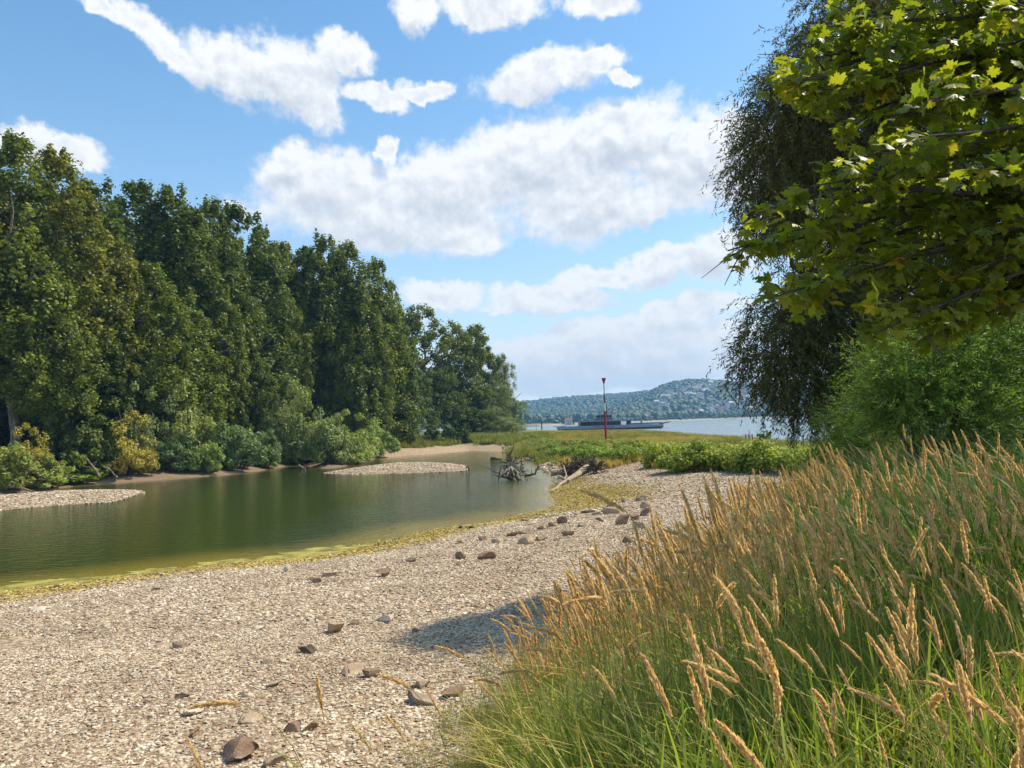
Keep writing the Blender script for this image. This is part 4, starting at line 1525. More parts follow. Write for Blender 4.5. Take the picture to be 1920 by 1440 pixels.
maple_mat = leafmat('maple_leaves', (0.12, 0.165, 0.018), (0.30, 0.32, 0.04), 0.55, (1.6, 1.6, 0.45), objcol=True, rough=0.45, spec=0.4)
LV = [maple_leaf(0.25, 0.25, 1), maple_leaf(-0.15, 0.35, -1), maple_leaf(0.4, 0.15, 0.5), maple_leaf(0.1, 0.5, 1.5)]
leaf_me = [mesh_np('leaf', V_, F_, maple_mat, dict(v=('FACE', np.full(len(F_), vv))), link_it=False).data for vv in (0.15, 0.45, 0.8) for V_, F_ in LV]
OUT = [(1575, -60), (1548, 40), (1475, 110), (1400, 148), (1398, 172), (1480, 205), (1520, 250), (1536, 320), (1500, 350), (1400, 378), (1345, 452), (1352, 500), (1400, 545), (1430, 590),
       (1500, 612), (1560, 600), (1620, 655), (1730, 665), (1790, 640), (1870, 590), (2010, 560), (2300, 560), (2300, -300), (1600, -300)]
OX, OY = [o_[0] for o_ in OUT], [o_[1] for o_ in OUT]
me_e = empty('maple_tree', np.array([5.6, 5.2, gz(5.6, 5.2)]), 0, label='maple reaching in from the photo edge with broad lobed green and yellowing leaves', cat='tree')
org = np.array(me_e.location)
TR = [org + np.array([0, 0, -0.6]), org + np.array([0, 0, 1.2]), org + np.array([0.15, 0.1, 3.4]), org + np.array([0.0, 0.2, 6.0]), org + np.array([0.2, 0.1, 8.5])]
tb = MB()
tb.tube([p - org for p in TR], [0.24, 0.19, 0.16, 0.11, 0.03], 9)
tb.build('trunk', bark, me_e)
targets = [(1365, 470, 4.6), (1440, 560, 4.4), (1430, 170, 4.9), (1570, 40, 5.0), (1650, 620, 4.2), (1420, 400, 5.0), (1600, 300, 4.1), (1750, 190, 3.9), (1700, 480, 4.4), (1850, 90, 4.6),
           (1880, 330, 3.7), (1700, -60, 5), (1840, 500, 4.3), (1560, 230, 5.2), (1560, 450, 4.8), (1480, 500, 5.1), (1640, 150, 4.6), (1900, 200, 5.2), (1800, 380, 5.3), (1620, 560, 5.2), (1740, 560, 4.9), (1940, 430, 4.0), (1520, 350, 4.5), (1680, 330, 5.3), (1500, 150, 4.6), (1560, 130, 5.3), (1620, 60, 5.4), (1440, 460, 4.7), (1500, 560, 4.6), (1580, 380, 5.4), (1700, 600, 4.6), (1760, 300, 4.7), (1660, 220, 5.0), (1540, 500, 5.3), (1880, 20, 4.2), (1780, 60, 5.3), (1455, 165, 4.8), (1500, 110, 4.9), (1545, 50, 4.7), (1505, 190, 5.1), (1560, 170, 4.6), (1580, -20, 5.2), (1620, 620, 4.7), (1720, 640, 4.4), (1660, 560, 4.9), (1800, 620, 4.8)]
bm_ = MB()
lp, lax, lsz = [], [], []
rng = np.random.default_rng(321)
for i, (tx, ty, td) in enumerate(targets):
    end = P(tx, ty, td)
    h0 = np.clip((end[2] - org[2]) * 0.7 + 1.3, 2.4, 7.5)
    src = np.array([np.interp(h0, [p[2] - org[2] for p in TR], [p[k] for p in TR]) for k in range(3)])
    pts = wobble(src, end, 9, 0.018, -0.05)
    bm_.tube([p - org for p in pts], [0.034 - 0.0036 * k for k in range(9)], 6)
    for k in range(18):
        t_ = 0.42 + 0.58 * (k + rng.random()) / 18
        j = min(int(t_ * 8), 7)
        p0 = pts[j] + (pts[j + 1] - pts[j]) * (t_ * 8 - j)
        d = nrm(nrm(end - src) * 0.6 + np.array([0, 0, 0.05]) + rng.normal(0, 0.55, 3) * np.array([1, 1, 0.7]))
        L = rng.uniform(0.14, 0.36)
        p1 = p0 + d * L + np.array([0, 0, -0.04])
        bm_.tube([p0 - org, (p0 + p1) / 2 - org + np.array([0, 0, 0.015]), p1 - org], [0.006, 0.004, 0.002], 4, cap=False)
        for q_ in range(10):
            u = (q_ + 1) / 10
            a_ = nrm(d * 0.6 + rng.normal(0, 0.6, 3) + np.array([0, 0, -0.30]))
            c0 = p0 + (p1 - p0) * u + a_ * 0.05
            lp.append(c0)
            lax.append(a_)
            lsz.append(rng.uniform(0.05, 0.105))
lp, lax, lsz = np.array(lp), np.array(lax), np.array(lsz)
pxy = np.array([project(p + a_ * s * 0.5) for p, a_, s in zip(lp, lax, lsz)])
ok = inside(pxy[:, 0], pxy[:, 1] + 0.01, OUT)
lp, lax, lsz, pxy = lp[ok], lax[ok], lsz[ok], pxy[ok]
br_o = bm_.build('branches', dark_bark, me_e)
nn = len(lp)
nor = nrm(rng.normal(0, 0.5, (nn, 3)) + np.array([0.1, -0.15, 0.9]))
yv = nrm(lax - nor * np.sum(lax * nor, 1, keepdims=True))
xv = np.cross(yv, nor)
vis = (pxy[:, 0] < 1925) & (pxy[:, 1] > -10)
show = lsz / lp[:, 1] * vis + 0.02 * vis
order = np.argsort(-show)
big_i = order[:300]
rest = order[300:]
tints = [(1, 1, 1, 1)] * 6 + [(1.35, 1.15, 0.8, 1)] * 3 + [(1.9, 1.35, 0.6, 1)] + [(0.8, 0.95, 1.1, 1)] * 2
for q_, i in enumerate(big_i):
    o = link(bpy.data.objects.new('leaf', leaf_me[q_ % 12]))
    m3 = Matrix(((xv[i][0], yv[i][0], nor[i][0]), (xv[i][1], yv[i][1], nor[i][1]), (xv[i][2], yv[i][2], nor[i][2])))
    o.parent = me_e
    mw = m3.to_4x4()
    for a_ in range(3):
        for b2 in range(3):
            mw[a_][b2] *= lsz[i] * 1.3
        mw[a_][3] = lp[i][a_] - org[a_]
    o.matrix_local = mw
    o.color = tints[rng.integers(len(tints))] if rng.random() > 0.015 else (2.6, 0.9, 0.6, 1)
Vs, Fs_, vs, cnt = [], [], [], 0
for q_, i in enumerate(rest):
    V_, F_ = LV[q_ % 4]
    Vs.append(lp[i] - org + (V_[:, 0:1] * xv[i] + V_[:, 1:2] * yv[i] + V_[:, 2:3] * nor[i]) * lsz[i] * 1.3)
    Fs_.append(F_ + cnt)
    cnt += len(V_)
    vs.append(np.full(len(F_), np.clip(rng.normal(0.4, 0.3), 0, 1.3)))
fo = mesh_np('foliage', np.concatenate(Vs), np.concatenate(Fs_), maple_mat, dict(v=('FACE', np.concatenate(vs))), parent=me_e)
fo['kind'] = 'stuff'
print('maple leaves', nn)

# ------------------------------------------------------------------ tall grass on the bank
rng = np.random.default_rng(55)
head_mat = leafmat('ripe_seed_head', (0.66, 0.48, 0.19), (0.97, 0.80, 0.46), 0.48, (1.15, 1.0, 0.75), objcol=False, rough=0.7, spec=0.15)
stalk_mat = leafmat('grass_stalk', (0.26, 0.25, 0.06), (0.56, 0.46, 0.16), 0.25, objcol=False)
blade_mat = leafmat('grass_blade', (0.10, 0.17, 0.018), (0.38, 0.44, 0.06), 0.45, objcol=False)
shade_blade = leafmat('shaded_grass_blade', (0.05, 0.10, 0.018), (0.13, 0.20, 0.04), 0.35, objcol=False)  # darker copy of the blade colour, standing in for tree shade by the shrubs


def stem_parts(seed, h, bend, head_len, nsp=95, fat=0.0085):
    """a stalk rising from the origin, bending towards -x, with a dense spindle of seeds at its tip"""
    r = np.random.default_rng(seed)
    n = 12
    cur = []
    ang = r.uniform(-0.1, 0.1)
    p = np.zeros(3)
    L = h / n
    side = r.uniform(-0.25, 0.25)
    for k in range(n + 1):
        t_ = k / n
        cur.append(p.copy())
        a_ = 0.06 + bend * t_ ** 3.2
        p = p + L * np.array([-math.sin(a_), side * math.sin(a_), math.cos(a_)])
    end_a = 0.06 + bend
    hp = [cur[-1].copy()]
    m_ = 10
    for k in range(m_):
        a_ = end_a + 0.35 * bend * (k / m_)
        hp.append(hp[-1] + head_len / m_ * np.array([-math.sin(a_), side * math.sin(a_), math.cos(a_)]))
    st = MB().tube(cur + hp[1:6], [0.0027 - 0.0001 * k for k in range(n + 6)], 3)
    # spikelets
    hp = np.array(hp)
    tt = np.sort(r.random(nsp)) * (m_ - 0.01)
    ki = tt.astype(int)
    c_ = hp[ki] + (hp[ki + 1] - hp[ki]) * (tt - ki)[:, None]
    ax = nrm(hp[ki + 1] - hp[ki])
    rv = nrm(np.cross(ax, r.normal(0, 1, (nsp, 3))))
    env = np.sin(np.clip(tt / m_, 0.03, 1) ** 0.75 * math.pi * 0.97 + 0.02) ** 0.6
    c_ = c_ + rv * (fat * env * r.uniform(0.4, 1.0, nsp))[:, None]
    axl = nrm(ax * 1.0 + rv * 0.42)
    ln = 0.027 * r.uniform(0.7, 1.2, nsp) * (0.5 + 0.5 * env)
    V_ = rhombs(c_, rv + 0.3 * r.normal(0, 1, (nsp, 3)), axl, ln, ln * 0.36)
    V2 = rhombs(c_, np.cross(rv, ax), axl, ln, ln * 0.34)
    V_ = np.concatenate([V_, V2])
    hv = np.tile(r.random(nsp), 2)
    # blades on the stalk
    bl = []
    for q_ in range(3):
        k = 2 + q_ * 2 + r.integers(0, 2)
        b0 = np.array(cur[k])
        an = r.uniform(0, 6.28)
        o_ = np.array([math.cos(an) - 0.5, math.sin(an), 0])
        L2 = r.uniform(0.22, 0.38)
        wd = r.uniform(0.006, 0.010)
        sd = nrm(np.cross(o_, [0, 0, 1.0]))
        row = []
        for s in range(5):
            t_ = s / 4
            pt = b0 + o_ * L2 * 0.75 * t_ + np.array([0, 0, L2 * (0.85 * t_ - 0.75 * t_ * t_)])
            w2 = wd * (1 - t_ ** 1.5) * 0.5 + 0.0004
            row.append((pt - sd * w2, pt + sd * w2))
        bl.append(row)
    bv = np.array([p for row in bl for pr in row for p in pr])
    bf = np.array([[q_ * 10 + 2 * s, q_ * 10 + 2 * s + 1, q_ * 10 + 2 * s + 3, q_ * 10 + 2 * s + 2] for q_ in range(3) for s in range(4)])
    return st, (V_, hv), (bv, bf, np.repeat(r.random(3), 4))


STEMS = []
for k in range(14):
    bend = [0.2, 0.35, 0.5, 0.3, 0.7, 0.4, 1.3, 0.12, 0.55, 0.3, 0.25, 0.9, 0.08, 0.45][k]
    st, (hv_, hvv), (bv, bf, bvv) = stem_parts(900 + k, rng.uniform(0.98, 1.22), bend, rng.uniform(0.14, 0.21), fat=rng.uniform(0.0060, 0.0098), nsp=135)
    me_s = mesh_np('stalk', np.array(st.v), [np.array([f for f in st.f if len(f) == 4]), np.array([f for f in st.f if len(f) == 3])], stalk_mat,
                   dict(v=('FACE', np.full(len(st.f), rng.random()))), link_it=False).data
    me_h = mesh_np('seed_head', hv_, quads(len(hvv)), head_mat, dict(v=('FACE', hvv)), link_it=False).data
    me_b = mesh_np('blade', bv, bf, blade_mat, dict(v=('FACE', bvv)), link_it=False).data
    # joined version for the mass
    nv1, nv2 = len(st.v), len(hv_)
    q4 = [np.array([f for f in st.f if len(f) == 4]), quads(len(hvv), nv1), bf + nv1 + nv2]
    q3 = np.array([f for f in st.f if len(f) == 3])
    me_j = mesh_np('stem_%d' % k, np.concatenate([np.array(st.v), hv_, bv]), [np.concatenate(q4), q3], [stalk_mat, head_mat, blade_mat],
                   dict(v=('FACE', np.concatenate([np.full(len(q4[0]), 0.5), hvv, bvv, np.full(len(q3), 0.5)]))), link_it=False)
    mi = np.concatenate([np.zeros(len(q4[0])), np.ones(len(hvv)), np.full(len(bf), 2), np.zeros(len(q3))]).astype(np.int32)
    me_j.data.polygons.foreach_set('material_index', mi)
    STEMS.append((me_s, me_h, me_b, me_j))

# where the stems stand
sx, sy = [], []
for (n, y0, y1, dens) in [(0, 1.5, 4, 66), (0, 4, 7, 70), (0, 7, 11, 44), (0, 11, 16, 24), (0, 16, 24, 14), (0, 24, 36, 6)]:
    area = (y1 - y0) * (0.78 * y1 + 0.5)
    n = int(area * dens)
    y_ = rng.uniform(y0, y1, n)
    x_ = gxl(y_) + rng.random(n) * (0.78 * y1 - gxl(y_))
    sx += list(x_)
    sy += list(y_)
sx, sy = np.array(sx), np.array(sy)
k = (sx < 0.76 * sy + 0.4) & (rng.random(len(sx)) < 1 - 0.68 * sst(sx / sy, 0.34, 0.5) * sst(sy, 4, 7)) & (fbm2(sx * 1.1, sy * 1.1, 71) > 0.33) & (rng.random(len(sx)) < 0.35 + 0.65 * sst(sx - gxl(sy), 0, 0.8))
sx, sy = sx[k], sy[k]
Lp = land(sx, sy)
k = ~Lp['inP'] & ~Lp['inR'] & (Lp['dR'] > 5)
sx, sy, sz = sx[k], sy[k], Lp['z'][k]
hgt = rng.uniform(0.74, 1.12 + 0.12 * sst(sy, 3, 5) * (1 - sst(sy, 9, 16)), len(sx)) * (0.84 + 0.16 * sst(sy, 2, 5)) * (1 - 0.16 * sst(sx / sy, 0.3, 0.55))
lean = rng.normal(0.0, 0.07, len(sx))
yaw = rng.normal(0, 0.85, len(sx))
vi = rng.integers(0, 14, len(sx))
vi = np.where((sx > 1.0) & np.isin(vi, [4, 6, 11]) & (rng.random(len(sx)) < 0.6), 0, vi)
order = np.argsort(sy + (sx > 0.70 * sy) * 50)
near_i, far_i = order[:292], order[292:]
for q_, i in enumerate(near_i):
    e = empty('grass_stem', (sx[i], sy[i], sz[i] - 0.02), yaw[i], label='ripe golden seed head on a tall stem in the dense grass on the near bank', cat='grass stem', group='ripe grass stems nearest on the bank')
    e.rotation_euler = (rng.normal(0, 0.05), lean[i], yaw[i])
    e.scale = (hgt[i],) * 3
    for me, nm in zip(STEMS[vi[i]][:3], ('stalk', 'seed_head', 'blades')):
        o = link(bpy.data.objects.new(nm, me))
        o.parent = e
        if nm == 'blades':
            o['kind'] = 'stuff'
protos_ = [s_[3] for s_ in STEMS]
for k2, p_ in enumerate(protos_):
    p_.name = 'stem_%02d' % k2
scatter('tall_grass', np.stack([sx[far_i], sy[far_i], sz[far_i] - 0.02], -1), np.stack([rng.normal(0, .05, len(far_i)), lean[far_i], yaw[far_i]], -1),
        np.repeat(hgt[far_i][:, None], 3, 1), vi[far_i], protos_, label='mass of ripe golden grass stems filling the bank behind the nearest ones', kind='stuff')

# single stems over the gravel, each on its own: px, py of the tip, distance, which stem
singles = [(350, 1325, 3.3, 6, 'drooping seed head bent flat over the gravel near the brown block'), (345, 1380, 2.7, 5, 'upright leaning seed head left of the brown block at the lower photo edge'),
           (592, 1262, 3.4, 12, 'single thin upright stem standing alone over the gravel'), (705, 1262, 3.6, 11, 'arching seed head over the grey flat rock on the gravel'),
           (800, 1295, 3.1, 5, 'thick leaning seed head in front of the grey flat rock'), (655, 1352, 2.9, 8, 'short seed head leaning left below the single thin stem'),
           (720, 1335, 3.0, 8, 'pale slanting seed head between thin stem and thick head'), (1085, 917, 4.4, 11, 'long seed head arching far out before the pond inlet')]
for i, (px, py, dep, kk, lab) in enumerate(singles):
    tip = P(px, py, dep)
    me_h = STEMS[kk][1]
    co = np.empty(len(me_h.vertices) * 3, np.float32)
    me_h.vertices.foreach_get('co', co)
    co = co.reshape(-1, 3)
    far_ = co[np.argmax(np.linalg.norm(co, axis=1))]
    x = tip[0] - far_[0]
    y = tip[1] - far_[1]
    g_ = gz(x, y)
    s = np.clip((tip[2] - g_) / far_[2], 0.45, 1.4)
    x, y = tip[0] - far_[0] * s, tip[1] - far_[1] * s
    e = empty('grass_stem', (x, y, gz(x, y) - 0.02), 0, label=lab, cat='grass stem', group='single grass stems over the gravel')
    e.scale = (s, s, (tip[2] - gz(x, y) + 0.02) / far_[2])
    for me, nm in zip(STEMS[kk][:3], ('stalk', 'seed_head', 'blades')):
        o = link(bpy.data.objects.new(nm, me))
        o.parent = e
        if nm == 'blades':
            o['kind'] = 'stuff'

# green blades between the stems
def bank_field(name, n, y0, y1, protos_, s0, s1, test=None, off=0.0, **kw):
    y_ = y0 + (y1 - y0) * rng.random(n) ** 0.8
    x_ = gxl(y_) + off + rng.random(n) * (0.80 * y_ + 0.6 - gxl(y_) - off)
    k = (fbm2(x_ * 1.3, y_ * 1.3, 73) > 0.28)
    if test is not None:
        k &= test(x_, y_)
    x_, y_ = x_[k], y_[k]
    Lq = land(x_, y_)
    k = ~Lq['inR'] & (Lq['dR'] > 4)
    x_, y_, z_ = x_[k], y_[k], Lq['z'][k]
    n = len(x_)
    s = rng.uniform(s0, s1, n)
    return scatter(name, np.stack([x_, y_, z_ - 0.02], -1), np.stack([rng.normal(0, .08, n), rng.normal(0, .08, n), rng.uniform(0, 6.28, n)], -1),
                   np.stack([s, s, s * rng.uniform(0.8, 1.2, n)], -1), rng.integers(0, len(protos_), n), protos_, **kw)


bank_field('green_grass', 1500, 1.4, 9, [tuft_proto('blade_tuft_%d' % k, 20, 0.56, 0.16, 0.017, blade_mat, 0.35, 700 + k, 5) for k in range(5)], 0.75, 1.15,
           label='fresh green blades standing between the ripe stems', kind='stuff')
bank_field('green_grass', 2400, 9, 30, [tuft_proto('far_tuft_%d' % k, 26, 0.55, 0.3, 0.016, blade_mat, 0.35, 720 + k, 4) for k in range(4)], 0.8, 1.3,
           label='green grass farther up the bank', kind='stuff')
bank_field('shaded_grass', 2600, 5, 16, [tuft_proto('dark_tuft_%d' % k, 40, 0.8, 0.25, 0.013, shade_blade, 0.5, 740 + k, 4) for k in range(4)], 0.9, 1.4,
           test=lambda x, y: x > 0.36 * y, label='thick green grass below the shrubs, tree shade put into its colour', kind='stuff')
bank_field('dry_grass', 1500, 1.6, 14, [tuft_proto('dry_tuft_%d' % k, 12, 0.62, 0.2, 0.008, gold_grass, 0.9, 780 + k, 5) for k in range(4)], 0.7, 1.2,
           label='bent dry straw tangled between the green blades', kind='stuff')
bank_field('bank_weeds', 420, 2.5, 14, [mesh_np('weed_%d' % k, *(lambda m_: (np.array([v.co for v in m_.vertices]) * [0.35, 0.35, 0.55], np.array([p.vertices[:] for p in m_.polygons])))(TH[k]), broad_leaf,
           dict(v=('FACE', rng.random(len(TH[k].polygons)))), link_it=False) for k in range(2)], 0.5, 1.0, test=lambda x, y: fbm2(x * 0.8, y * 0.8, 79) > 0.55,
           label='low broad leaved weeds in the grass of the bank', kind='stuff')
# short thin grass creeping onto the stones
y_ = rng.uniform(2.2, 12, 900)
x_ = gxl(y_) - np.abs(rng.normal(0, 0.45, 900)) - 0.0
z_ = land(x_, y_)['z']
s = rng.uniform(0.3, 0.75, 900)
scatter('thin_grass', np.stack([x_, y_, z_ - 0.01], -1), np.stack([0 * x_, 0 * x_, rng.uniform(0, 6.28, 900)], -1), np.stack([s, s, s], -1), rng.integers(0, 3, 900),
        [tuft_proto('thin_tuft_%d' % k, 22, 0.42, 0.16, 0.006, lime_grass, 0.6, 760 + k, 4) for k in range(3)], label='thin yellowish grass creeping onto the gravel', kind='stuff')

# ------------------------------------------------------------------ rocks
rng = np.random.default_rng(600)


def rockmat(name, ca, cb, cc):
    m, t = newmat(name)
    g = t.n('ShaderNodeTexCoord').outputs['Object']
    n1, n2 = t.noise(g, 1.3, 6, 0.65), t.noise(g, 7.0, 6, 0.7)
    c = t.mix(t.sstep(n1, 0.35, 0.65), ca, cb)
    c = t.mix(t.math('MULTIPLY', t.sstep(n2, 0.52, 0.7), 0.6), c, cc)
    finish(t, principled(t, c, 0.85, t.bump(t.math('ADD', n1, n2), 0.6, 0.08), 0.2))
    return m


RM = dict(b=rockmat('brown_sandstone', (0.23, 0.145, 0.09), (0.34, 0.235, 0.155), (0.46, 0.37, 0.27)),
          t=rockmat('tan_stone', (0.38, 0.26, 0.16), (0.54, 0.41, 0.27), (0.64, 0.53, 0.38)),
          g=rockmat('grey_stone', (0.25, 0.18, 0.12), (0.38, 0.30, 0.21), (0.52, 0.44, 0.33)),
          w=rockmat('white_stone', (0.56, 0.45, 0.32), (0.70, 0.60, 0.45), (0.80, 0.72, 0.58)),
          d=rockmat('dark_wet_stone', (0.06, 0.045, 0.03), (0.12, 0.09, 0.06), (0.2, 0.15, 0.1)))
ROCKS = [  # px, py of the foot, width px, height px, material, label
    (435, 1432, 76, 54, 'b', 'biggest brown block of stone at the lower photo edge'),
    (513, 1440, 46, 16, 'g', 'flat grey stone cut by the lower photo edge beside the big block'),
    (364, 1385, 22, 13, 'b', 'small brown stone left above the biggest block'),
    (548, 1376, 34, 20, 'b', 'dark brown lump between two flat stones above the big block'),
    (580, 1374, 30, 17, 'b', 'second brown lump touching the dark one above the big block'),
    (466, 1358, 44, 12, 't', 'flat pale slab above the small grey edge stone'),
    (357, 1344, 34, 12, 'w', 'flat pale slab under the bent seed head'),
    (466, 1310, 28, 12, 'w', 'pale triangular stone on the open gravel above the pale slab'),
    (510, 1289, 30, 7, 't', 'thin brown rimmed slab lying flat on the open gravel'),
    (338, 1310, 26, 9, 'b', 'reddish flat stone in the darker gravel patch'),
    (300, 1216, 27, 12, 't', 'pale pointed stone, one of a pair on the empty gravel'),
    (333, 1216, 28, 11, 'b', 'brown pointed stone, the other of the pair on the empty gravel'),
    (576, 1225, 32, 13, 'd', 'dark split stone in the middle of the gravel'),
    (500, 1245, 24, 11, 't', 'small pale tan stone below the dark split one'),
    (481, 1183, 26, 5, 'w', 'thin pale sliver of stone alone on the gravel'),
    (626, 1189, 34, 24, 't', 'broad tan block in the middle of the gravel'),
    (720, 1167, 42, 14, 'w', 'long white flat stone right of the tan block'),
    (664, 1172, 24, 8, 'b', 'low reddish stone between tan block and white flat stone'),
    (660, 1268, 44, 19, 't', 'flat topped tan stone before the arching seed head'),
    (694, 1271, 32, 16, 'b', 'brown stone leaning on the flat topped tan one'),
    (790, 1325, 58, 24, 'g', 'large grey flat rock in front of the grass edge'),
    (848, 1311, 40, 22, 'b', 'dark brown rounded rock right of the large grey flat one'),
    (790, 1293, 34, 16, 't', 'worn tan stone behind the large grey flat rock'),
    (880, 1360, 18, 13, 'b', 'small purple brown stone near the grass edge'),
    (948, 1362, 50, 26, 'g', 'grey brown rock half under the first grass stems'),
    (718, 1082, 28, 17, 'b', 'angular brown stone alone above the wide gravel'),
    (592, 1093, 22, 11, 'b', 'small dark brown stone near the algae edge'),
    (618, 1081, 26, 9, 't', 'pinkish low stone beside the algae edge'),
    (537, 1073, 16, 15, 'w', 'small upright pale stone in the yellow algae'),
    (770, 1054, 20, 9, 'b', 'small brown stone below the yellow edge'),
    (864, 1049, 24, 18, 'b', 'pointed brown stone, first of two before the stone row'),
    (913, 1049, 36, 18, 'b', 'broad brown block, second of two before the stone row'),
    (864, 1060, 21, 6, 'b', 'thin brown slab below the two brown stones'),
    (862, 1019, 14, 7, 't', 'small tan stone at the yellow band left end of the stone row'),
    (904, 1014, 17, 10, 'b', 'small brown stone near the start of the stone row'),
    (933, 1018, 22, 9, 't', 'low tan stone before the triangular one'),
    (957, 1006, 26, 9, 'b', 'flat reddish stone above the low tan one'),
    (988, 1020, 30, 22, 't', 'triangular tan rock in the stone row'),
    (1014, 1014, 24, 9, 'b', 'flat brown stone right behind the triangular rock'),
    (979, 1002, 20, 6, 'b', 'thin reddish slab above the triangular rock'),
    (1016, 993, 18, 13, 't', 'square tan stone in the upper stone row'),
    (1036, 987, 20, 10, 't', 'low tan stone between the square one and the brown boulder'),
    (1067, 1004, 30, 13, 't', 'long pale brown stone lying slanted below the upper row'),
    (1090, 988, 20, 9, 'g', 'grey stone in the middle of the upper stone row'),
    (1054, 982, 22, 18, 'b', 'upright brown boulder in the upper stone row'),
    (984, 978, 15, 7, 'b', 'small brown stone closest to the pond inlet'),
    (993, 984, 26, 6, 't', 'thin pale slab just below the small stone by the inlet'),
    (1106, 961, 34, 9, 't', 'long flat slab toward the pond above the boulders'),
    (1103, 970, 17, 8, 't', 'rounded stone just under the long flat slab'),
    (1118, 965, 17, 8, 't', 'small stone at the end of the long flat slab'),
    (1125, 979, 16, 11, 'b', 'little brown cube of stone in the upper row'),
    (1149, 963, 34, 14, 't', 'double topped tan stone near the big pointed boulder'),
    (1146, 950, 16, 7, 'g', 'small grey stone behind the double topped one'),
    (1168, 984, 28, 24, 'b', 'big pointed boulder casting a dark shadow'),
    (1192, 975, 17, 14, 'b', 'brown block between the pointed boulder and the stack'),
    (1201, 992, 28, 17, 'g', 'dark sided stone at the foot of the stack'),
    (1211, 953, 22, 18, 't', 'upper stone of the leaning stack at the grass'),
    (1211, 968, 24, 20, 'b', 'lower stone of the leaning stack at the grass'),
    (1201, 940, 24, 13, 'b', 'reddish block topmost behind the leaning stack'),
    (1175, 941, 18, 9, 'g', 'grey stone behind the pointed boulder'),
    (1179, 1018, 26, 16, 'b', 'cube like brown stone below the boulders on clean gravel'),
    (1352, 976, 28, 16, 't', 'orange brown stone seen through the tall grass'),
    (863, 991.5, 9, 6, 'd', 'small dark wet stone at the waterline'),
    (883, 991, 8, 5, 'd', 'second small dark wet stone at the waterline'),
    (298, 1080, 15, 6, 'w', 'pale stone standing in the shallow algae water'),
    (102, 1103, 12, 5, 'd', 'dark little stone in the shallow algae water'),
    (172, 1105, 12, 5, 't', 'small brown stone on the algae edge near the left'),
    (877, 879.5, 8, 8, 'd', 'dark round stone at the tip of the middle gravel bar'),
    (66, 1147, 26, 7, 'w', 'low pale slab on the gravel near the photo edge'),
    (293, 1107, 20, 6, 't', 'flat pale stone just above the algae edge'),
    (778, 1187, 14, 8, 'b', 'tiny brown stone on the gravel left of the tree shadow'),
    (775, 1230, 18, 9, 'b', 'tiny brown stone below the tree shadow'),
]
for i, (px, py, wp, hp_, mk, lab) in enumerate(ROCKS):
    p = hit(px, py)
    dist = p[1]
    w_, h_ = wp * dist / FPX, hp_ * dist / FPX
    V_, F_ = ico(3, 800 + i, 0.025, (1, 1, 1), cuts=9, cr=(0.22, 0.55))
    V_ = np.array(V_)
    V_ += 0.03 * np.stack([fbm2(V_[:, (a + 1) % 3] * 3 + i, V_[:, (a + 2) % 3] * 3, 7) - 0.5 for a in range(3)], 1)
    lo, hi = V_.min(0), V_.max(0)
    V_ = (V_ - (lo + hi) / 2) / (hi - lo)
    V_[:, 2] += 0.5
    hz_ = h_ * 0.80 + 0.015
    V_ = V_ * np.array([w_, w_ * rng.uniform(0.7, 0.95), hz_ * 1.12])
    V_[:, 2] -= hz_ * 0.22
    o = mesh_np('rock', V_, np.array(F_), RM[mk], loc=p + np.array([0, w_ * 0.3, 0]))
    o.rotation_euler = (0, 0, rng.uniform(-0.5, 0.5))
    tag(o, lab, 'rock', 'loose rocks on the gravel beach')

# far bank of rough blocks at the river edge
for i, (px, py, wp) in enumerate([(1345, 826, 12), (1362, 828, 10), (1376, 829, 14), (1392, 831, 10), (1404, 832, 12), (1421, 834, 14), (1330, 824, 9), (1452, 837, 12)]):
    p = P(px, py, RIV_NEAR[6][1])
    dep = float(np.interp(px, [1240, 1300, 1350, 1400, 1440, 1500], [W2([(a, b)])[0][1] for a, b in [(1240, 817), (1300, 822), (1350, 829), (1400, 833), (1440, 836), (1500, 843)]])) - 2.5
    q_ = P(px, py, dep)
    V_, F_ = ico(2, 950 + i, 0.1, (1, 0.8, 0.55), cuts=5)
    o = mesh_np('rock', np.array(V_) * wp * dep / FPX * 0.6, np.array(F_), RM['g'], loc=(q_[0], q_[1], gz(q_[0], q_[1]) + 0.15))
    tag(o, 'dark grey block of the rough stone edge along the river', 'rock', 'blocks of the stone edge along the river')

# ------------------------------------------------------------------ driftwood
pale_wood = barkmat('bleached_wood', (0.26, 0.20, 0.13), (0.44, 0.36, 0.25), 5)
root_wood = barkmat('dark_root_wood', (0.06, 0.042, 0.03), (0.17, 0.125, 0.09), 8)


def roots(n, c, rmin_, rmax_, length, r0, mat, name, parent, flat=0.6, axis=None, up=0.2):
    b = MB()
    for i in range(n):
        d = nrm(rng.normal(0, 1, 3) * np.array([1, flat, 1]) + np.array([0, 0, up]))
        L = length * rng.uniform(0.5, 1.1)
        s = np.array(c) + d * rng.uniform(rmin_, rmax_)
        k = 6
        pts = wobble(s, s + d * L + np.array([0, 0, rng.uniform(-0.25, 0.1) * L]), k, 0.09)
        rr_ = r0 * rng.uniform(0.5, 1.2)
        b.tube(pts, [rr_ * (1 - 0.85 * j / (k - 1)) for j in range(k)], 5)
        if rng.random() < 0.6:
            j = 3
            q_ = pts[j] + nrm(d + rng.normal(0, 0.7, 3)) * L * 0.4
            b.tube(wobble(pts[j], q_, 4, 0.08), [rr_ * 0.4, rr_ * 0.3, rr_ * 0.2, rr_ * 0.08], 4)
    return b.build(name, mat, parent)


